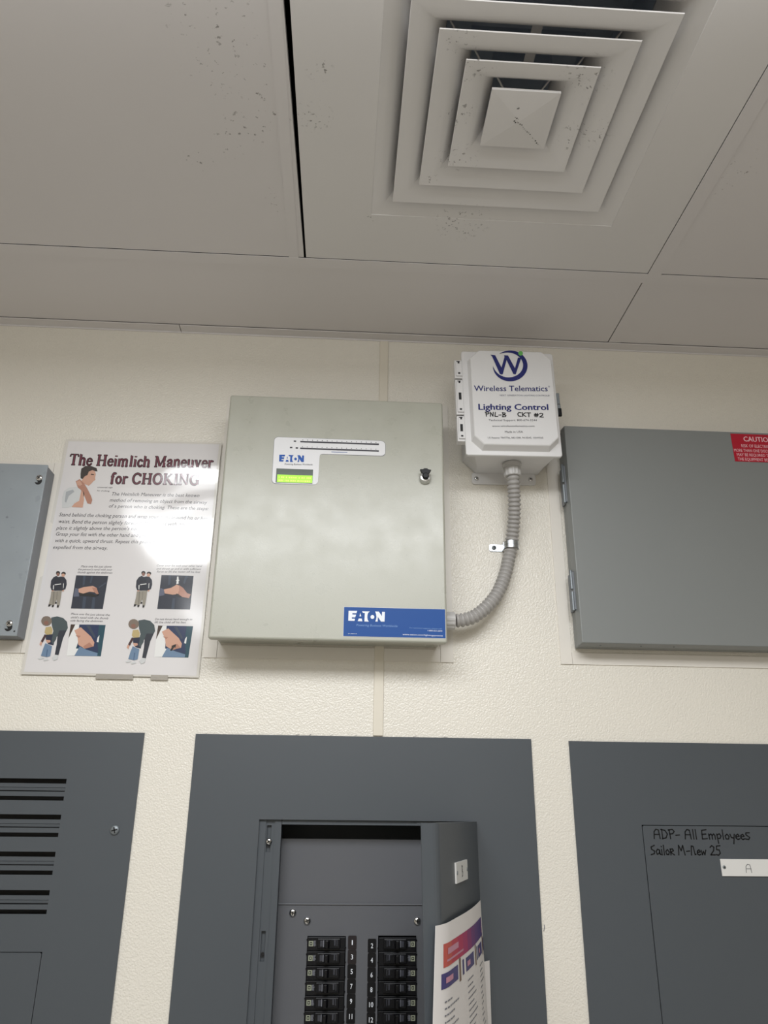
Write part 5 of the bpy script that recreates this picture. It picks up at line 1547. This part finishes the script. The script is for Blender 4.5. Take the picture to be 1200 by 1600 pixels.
# ================================================================ breakers
M['dimgrey2'] = mat('smoky_window', (58, 60, 68), 0.25)
def breaker(side, i):
    z = BZ0 - PITCH * i - (0.0004 if side else 0.0)
    mir = (lambda u: LX0 + u) if side == 0 else (lambda u: RX1 - u)
    W_ = 0.0578
    num = 2 * i + 1 + side
    col = 'left' if side == 0 else 'right'
    extra = {1: ', topmost of its column', 2: ', topmost of its column'}.get(num, '')
    t = thing('circuit_breaker', (mir(W_ / 2), 0.046, z - 0.0093), 'black circuit breaker in the %s column beside printed number %d%s' % (col, num, extra), 'circuit breaker', 'circuit breakers in the open panel')

    def bx(mb, u0, u1, y0, y1, z0, z1):
        a, b = mir(u0), mir(u1)
        return mb.box(min(a, b), max(a, b), y0, y1, z + z0, z + z1)
    m = MB()
    bx(m, 0.0003, W_ - 0.0003, 0.0280, 0.0470, -0.0093, 0.0091)
    part('case', m, M['black2'], t, bevel=0.0006)
    m = MB()
    bx(m, 0.0150, 0.0500, 0.0240, 0.0281, -0.0060, 0.0078)
    part('raised_face', m, M['black2'], t, bevel=0.0012)
    m = MB()
    a = [(mir(0.0255), 0.0242), (mir(0.0340), 0.0242), (mir(0.0318), 0.0165), (mir(0.0272), 0.0165)]
    m.loft([[(x, y, z - 0.0048) for x, y in a], [(x, y, z + 0.0060) for x, y in a]])
    part('toggle', m, M['black'], t, bevel=0.0008)
    m = MB()
    bx(m, 0.0195, 0.0235, 0.0236, 0.0241, -0.0030, 0.0050)
    part('window', m, M['dimgrey2'], t)
    m = MB()
    bx(m, 0.0240, 0.0252, 0.0232, 0.0241, -0.0035, 0.0055)
    part('window_edge', m, M['dimgrey'], t)
    m = MB()
    # ring with a dot, and two short lines of print
    for (u0, u1, z0, z1) in ((0.0022, 0.0088, 0.0026, 0.0040), (0.0022, 0.0088, -0.0032, -0.0018), (0.0022, 0.0036, -0.0018, 0.0026), (0.0074, 0.0088, -0.0018, 0.0026), (0.0045, 0.0065, -0.0006, 0.0014)):
        bx(m, u0, u1, 0.0277, 0.0281, z0, z1)
    part('printed_mark', m, M['logo_pale'], t, weld=False)
    m = MB()
    bx(m, 0.0096, 0.0103, 0.0277, 0.0281, -0.0030, 0.0040)
    random.seed(num)
    zz = -0.0030
    while zz < 0.0036:
        bx(m, 0.0103, 0.0112 + random.choice((.0010, .0016, .0022)), 0.0277, 0.0281, zz, zz + 0.0007)
        zz += 0.0013
    part('rating_print', m, M['dimgrey'], t, weld=False)
    m = MB()
    bx(m, 0.0365, 0.0456, 0.0237, 0.0241, 0.0056, 0.0062)
    bx(m, 0.0405, 0.0428, 0.0237, 0.0241, -0.0016, 0.0056)
    bx(m, 0.0445, 0.0456, 0.0237, 0.0241, -0.0024, 0.0056)
    part('position_mark', m, M['dimgrey2'], t, weld=False)
    m = MB()
    bx(m, -0.0014, 0.0006, 0.0298, 0.0318, 0.0044, 0.0062)
    part('clip', m, M['black'], t)
    m = MB()
    bx(m, W_ - 0.0006, W_ + 0.0014, 0.0298, 0.0318, -0.0062, -0.0044)
    part('clip', m, M['black'], t)


for i in range(6):
    breaker(0, i)
    breaker(1, i)

# ================================================================ papers hung on the open door
doc = thing('printed_notice', (HX - 0.06, HY - 0.15, 1.22), 'printed notice with a pink and purple header hung on the open door', 'paper')
SW, SH = 0.296, 0.2159
TOPZ = 1.4425


def onsheet(u, v, e=0.0):
    """u: 0..1 from the hinge side to the free side, v: 0..1 from bottom to top"""
    k = max(0.0, (u - 0.87) / 0.13)
    s = 0.022 + u * SW + 0.035 * u * u * (1 - v)
    o = 0.0035 + 0.0085 * math.sin(math.pi * min(1.0, u * 1.05)) * (0.6 + 0.4 * (1 - v)) + 0.0040 * (1 - v) * (1 - u) ** 2 - 0.0075 * k * k - 0.006 * k * k * (1 - v)
    z = TOPZ - 0.0010 - (1 - v) * SH - 0.0010 * math.exp(-((u - 1.0) / 0.18) ** 2)
    p = Vector((HX, HY)) + dh * s + dn * (o + e)
    return (lean(p.x, z), p.y, z)


def grid_sheet(fn, e0, e1, nu=30, nv=24):
    mb = MB()
    for side, e in ((0, e0), (1, e1)):
        vs = [fn(i / nu, j / nv, e) for j in range(nv + 1) for i in range(nu + 1)]
        fs = []
        for j in range(nv):
            for i in range(nu):
                a = j * (nu + 1) + i
                q = (a, a + 1, a + nu + 2, a + nu + 1)
                fs.append(q[::-1] if side else q)
        mb.add(vs, fs)
    n1 = (nu + 1) * (nv + 1)
    rim = [i for i in range(nu + 1)] + [j * (nu + 1) + nu for j in range(1, nv + 1)] + [nv * (nu + 1) + i for i in range(nu - 1, -1, -1)] + [j * (nu + 1) for j in range(nv - 1, 0, -1)]
    for i in range(len(rim)):
        a, b = rim[i], rim[(i + 1) % len(rim)]
        mb.f.append([a, b, n1 + b, n1 + a])
        mb.m.append(0)
    return mb


part('sheet', grid_sheet(onsheet, 0.0, 0.0003), M['sheet'], doc, smooth=True)


def patch(mb, u0, u1, v0, v1, e=0.0006, n=8):
    # reading direction runs from the free side (u = 1) to the hinge side, so a = 1 - u
    for k in range(n):
        a, b = u0 + (u1 - u0) * k / n, u0 + (u1 - u0) * (k + 1) / n
        mb.add([onsheet(1 - a, v0, e), onsheet(1 - b, v0, e), onsheet(1 - b, v1, e), onsheet(1 - a, v1, e)], [(0, 1, 2, 3)])


# header band, coral through pink to purple, as printed
m = MB()
cols = [(190, 88, 78), (184, 66, 82), (174, 54, 90), (160, 50, 98), (132, 50, 106), (106, 54, 112), (90, 56, 116), (80, 56, 118), (74, 56, 118)]
hm = []
for k, c_ in enumerate(cols):
    key = 'band%d' % k
    M[key] = mat('header_band_' + 'abcdefghi'[k], c_, 0.6)
    hm.append(M[key])
    m.cur = k
    patch(m, 0.06 + 0.90 * k / 9, 0.06 + 0.90 * (k + 1) / 9, 0.795, 0.905, n=3)
part('header_band', m, hm, doc, weld=False)
m = MB()
patch(m, 0.10, 0.27, 0.850, 0.880, 0.0009)
patch(m, 0.09, 0.36, 0.818, 0.828, 0.0009)
part('header_lettering', m, M['paletext'], doc, weld=False)
m = MB()
m.ribbon([(0.93 + 0.014 * math.cos(R(t)), 0.835 + 0.018 * math.sin(R(t))) for t in range(0, 361, 45)], 0.006, lambda u, v: onsheet(1 - u, v, 0.0009))
m.ribbon([(0.917, 0.84), (0.925, 0.89)], 0.006, lambda u, v: onsheet(1 - u, v, 0.0009))
part('header_emblem', m, M['paletext'], doc, weld=False)
for (a, b) in ((0.045, 0.255), (0.405, 0.600), (0.745, 0.905)):
    m = MB()
    patch(m, a, b, 0.700, 0.770)
    part('column_tab', m, M['tabpurple'], doc)
m = MB()
for a, b in ((0.08, 0.17), (0.43, 0.50), (0.77, 0.81)):
    patch(m, a, b, 0.722, 0.748, 0.0009, 3)
part('tab_lettering', m, M['paletext'], doc, weld=False)
for a in (0.275, 0.335, 0.640, 0.690, 0.935, 0.970):
    m = MB()
    tall = 0.018 if a in (0.275, 0.640, 0.935) else 0.0
    patch(m, a, a + 0.030, 0.700 - tall, 0.775 + tall, 0.0007, 2)
    part('figure_icon', m, M['brownicon' if tall else 'tabpurple'], doc)
random.seed(11)
for (a0, vs0, n_, lens) in ((0.07, 0.640, 12, (.10, .26, .16, .15, .28, .18, .22)), (0.43, 0.650, 11, (.20, .18, .22, .28, .18, .28, .30, .24, .20, .22)), (0.78, 0.650, 12, (.18, .12, .20, .21, .08, .10, .15, .12, .08, .14, .11))):
    m = MB()
    for k in range(n_):
        v = vs0 - 0.030 * k
        x = a0
        while x < a0 + lens[k % len(lens)] * 0.62:
            w = random.uniform(0.012, 0.03)
            patch(m, x, x + w, v - 0.0035, v + 0.0035, 0.0006, 1)
            x += w + 0.006
    part('body_print', m, M['dimgrey'], doc, weld=False)
m = MB()
patch(m, 0.60, 0.96, 0.14, 0.25)
part('corner_band', m, M['pink'], doc, weld=False)

blank = thing('blank_sheet', (HX, HY - 0.05, 1.15), 'plain white sheet tucked behind the printed notice on the open door', 'paper')


def onblank(u, v, e=0.0):
    s = 0.0005 + 0.18 * u
    o = 0.0016 + 0.0080 * math.exp(-(s / 0.012) ** 2) * (1 - 0.5 * (1 - v))
    return ondoor(s, 1.3600 - (1 - v) * 0.2159, o + e)


part('sheet', grid_sheet(onblank, 0.0, 0.0003, 10, 8), M['sheet'], blank, smooth=True)

# scrapes of old paint beside the flush panels
m = MB()
random.seed(2)
for (x, z, L, a) in ((-0.0850, 1.4985, .010, 75), (-0.0915, 1.4950, .010, 70), (-0.0930, 1.4700, .006, 80), (-0.0945, 1.3950, .03, 84), (0.5480, 1.3980, .008, 80)):
    m.ribbon([(x, z), (x + L * .5 * math.cos(R(a)) + .0006, z + L * .5 * math.sin(R(a))), (x + L * math.cos(R(a)), z + L * math.sin(R(a)))], .0009, at_y(-0.0012))
for k in range(9):
    x = random.uniform(0.0, 0.42)
    if 0.27 < x < 0.31:
        continue
    m.ribbon([(x, 1.6786), (x + random.uniform(.001, .006), 1.6786 + random.uniform(0, .002))], random.uniform(.0003, .0006), at_y(-0.0008))
sc = obj('trim_6', m, M['dimgrey'], weld=False)
sc['kind'] = 'structure'
sc['label'] = 'grey paint smears on the wall around the flush panels'
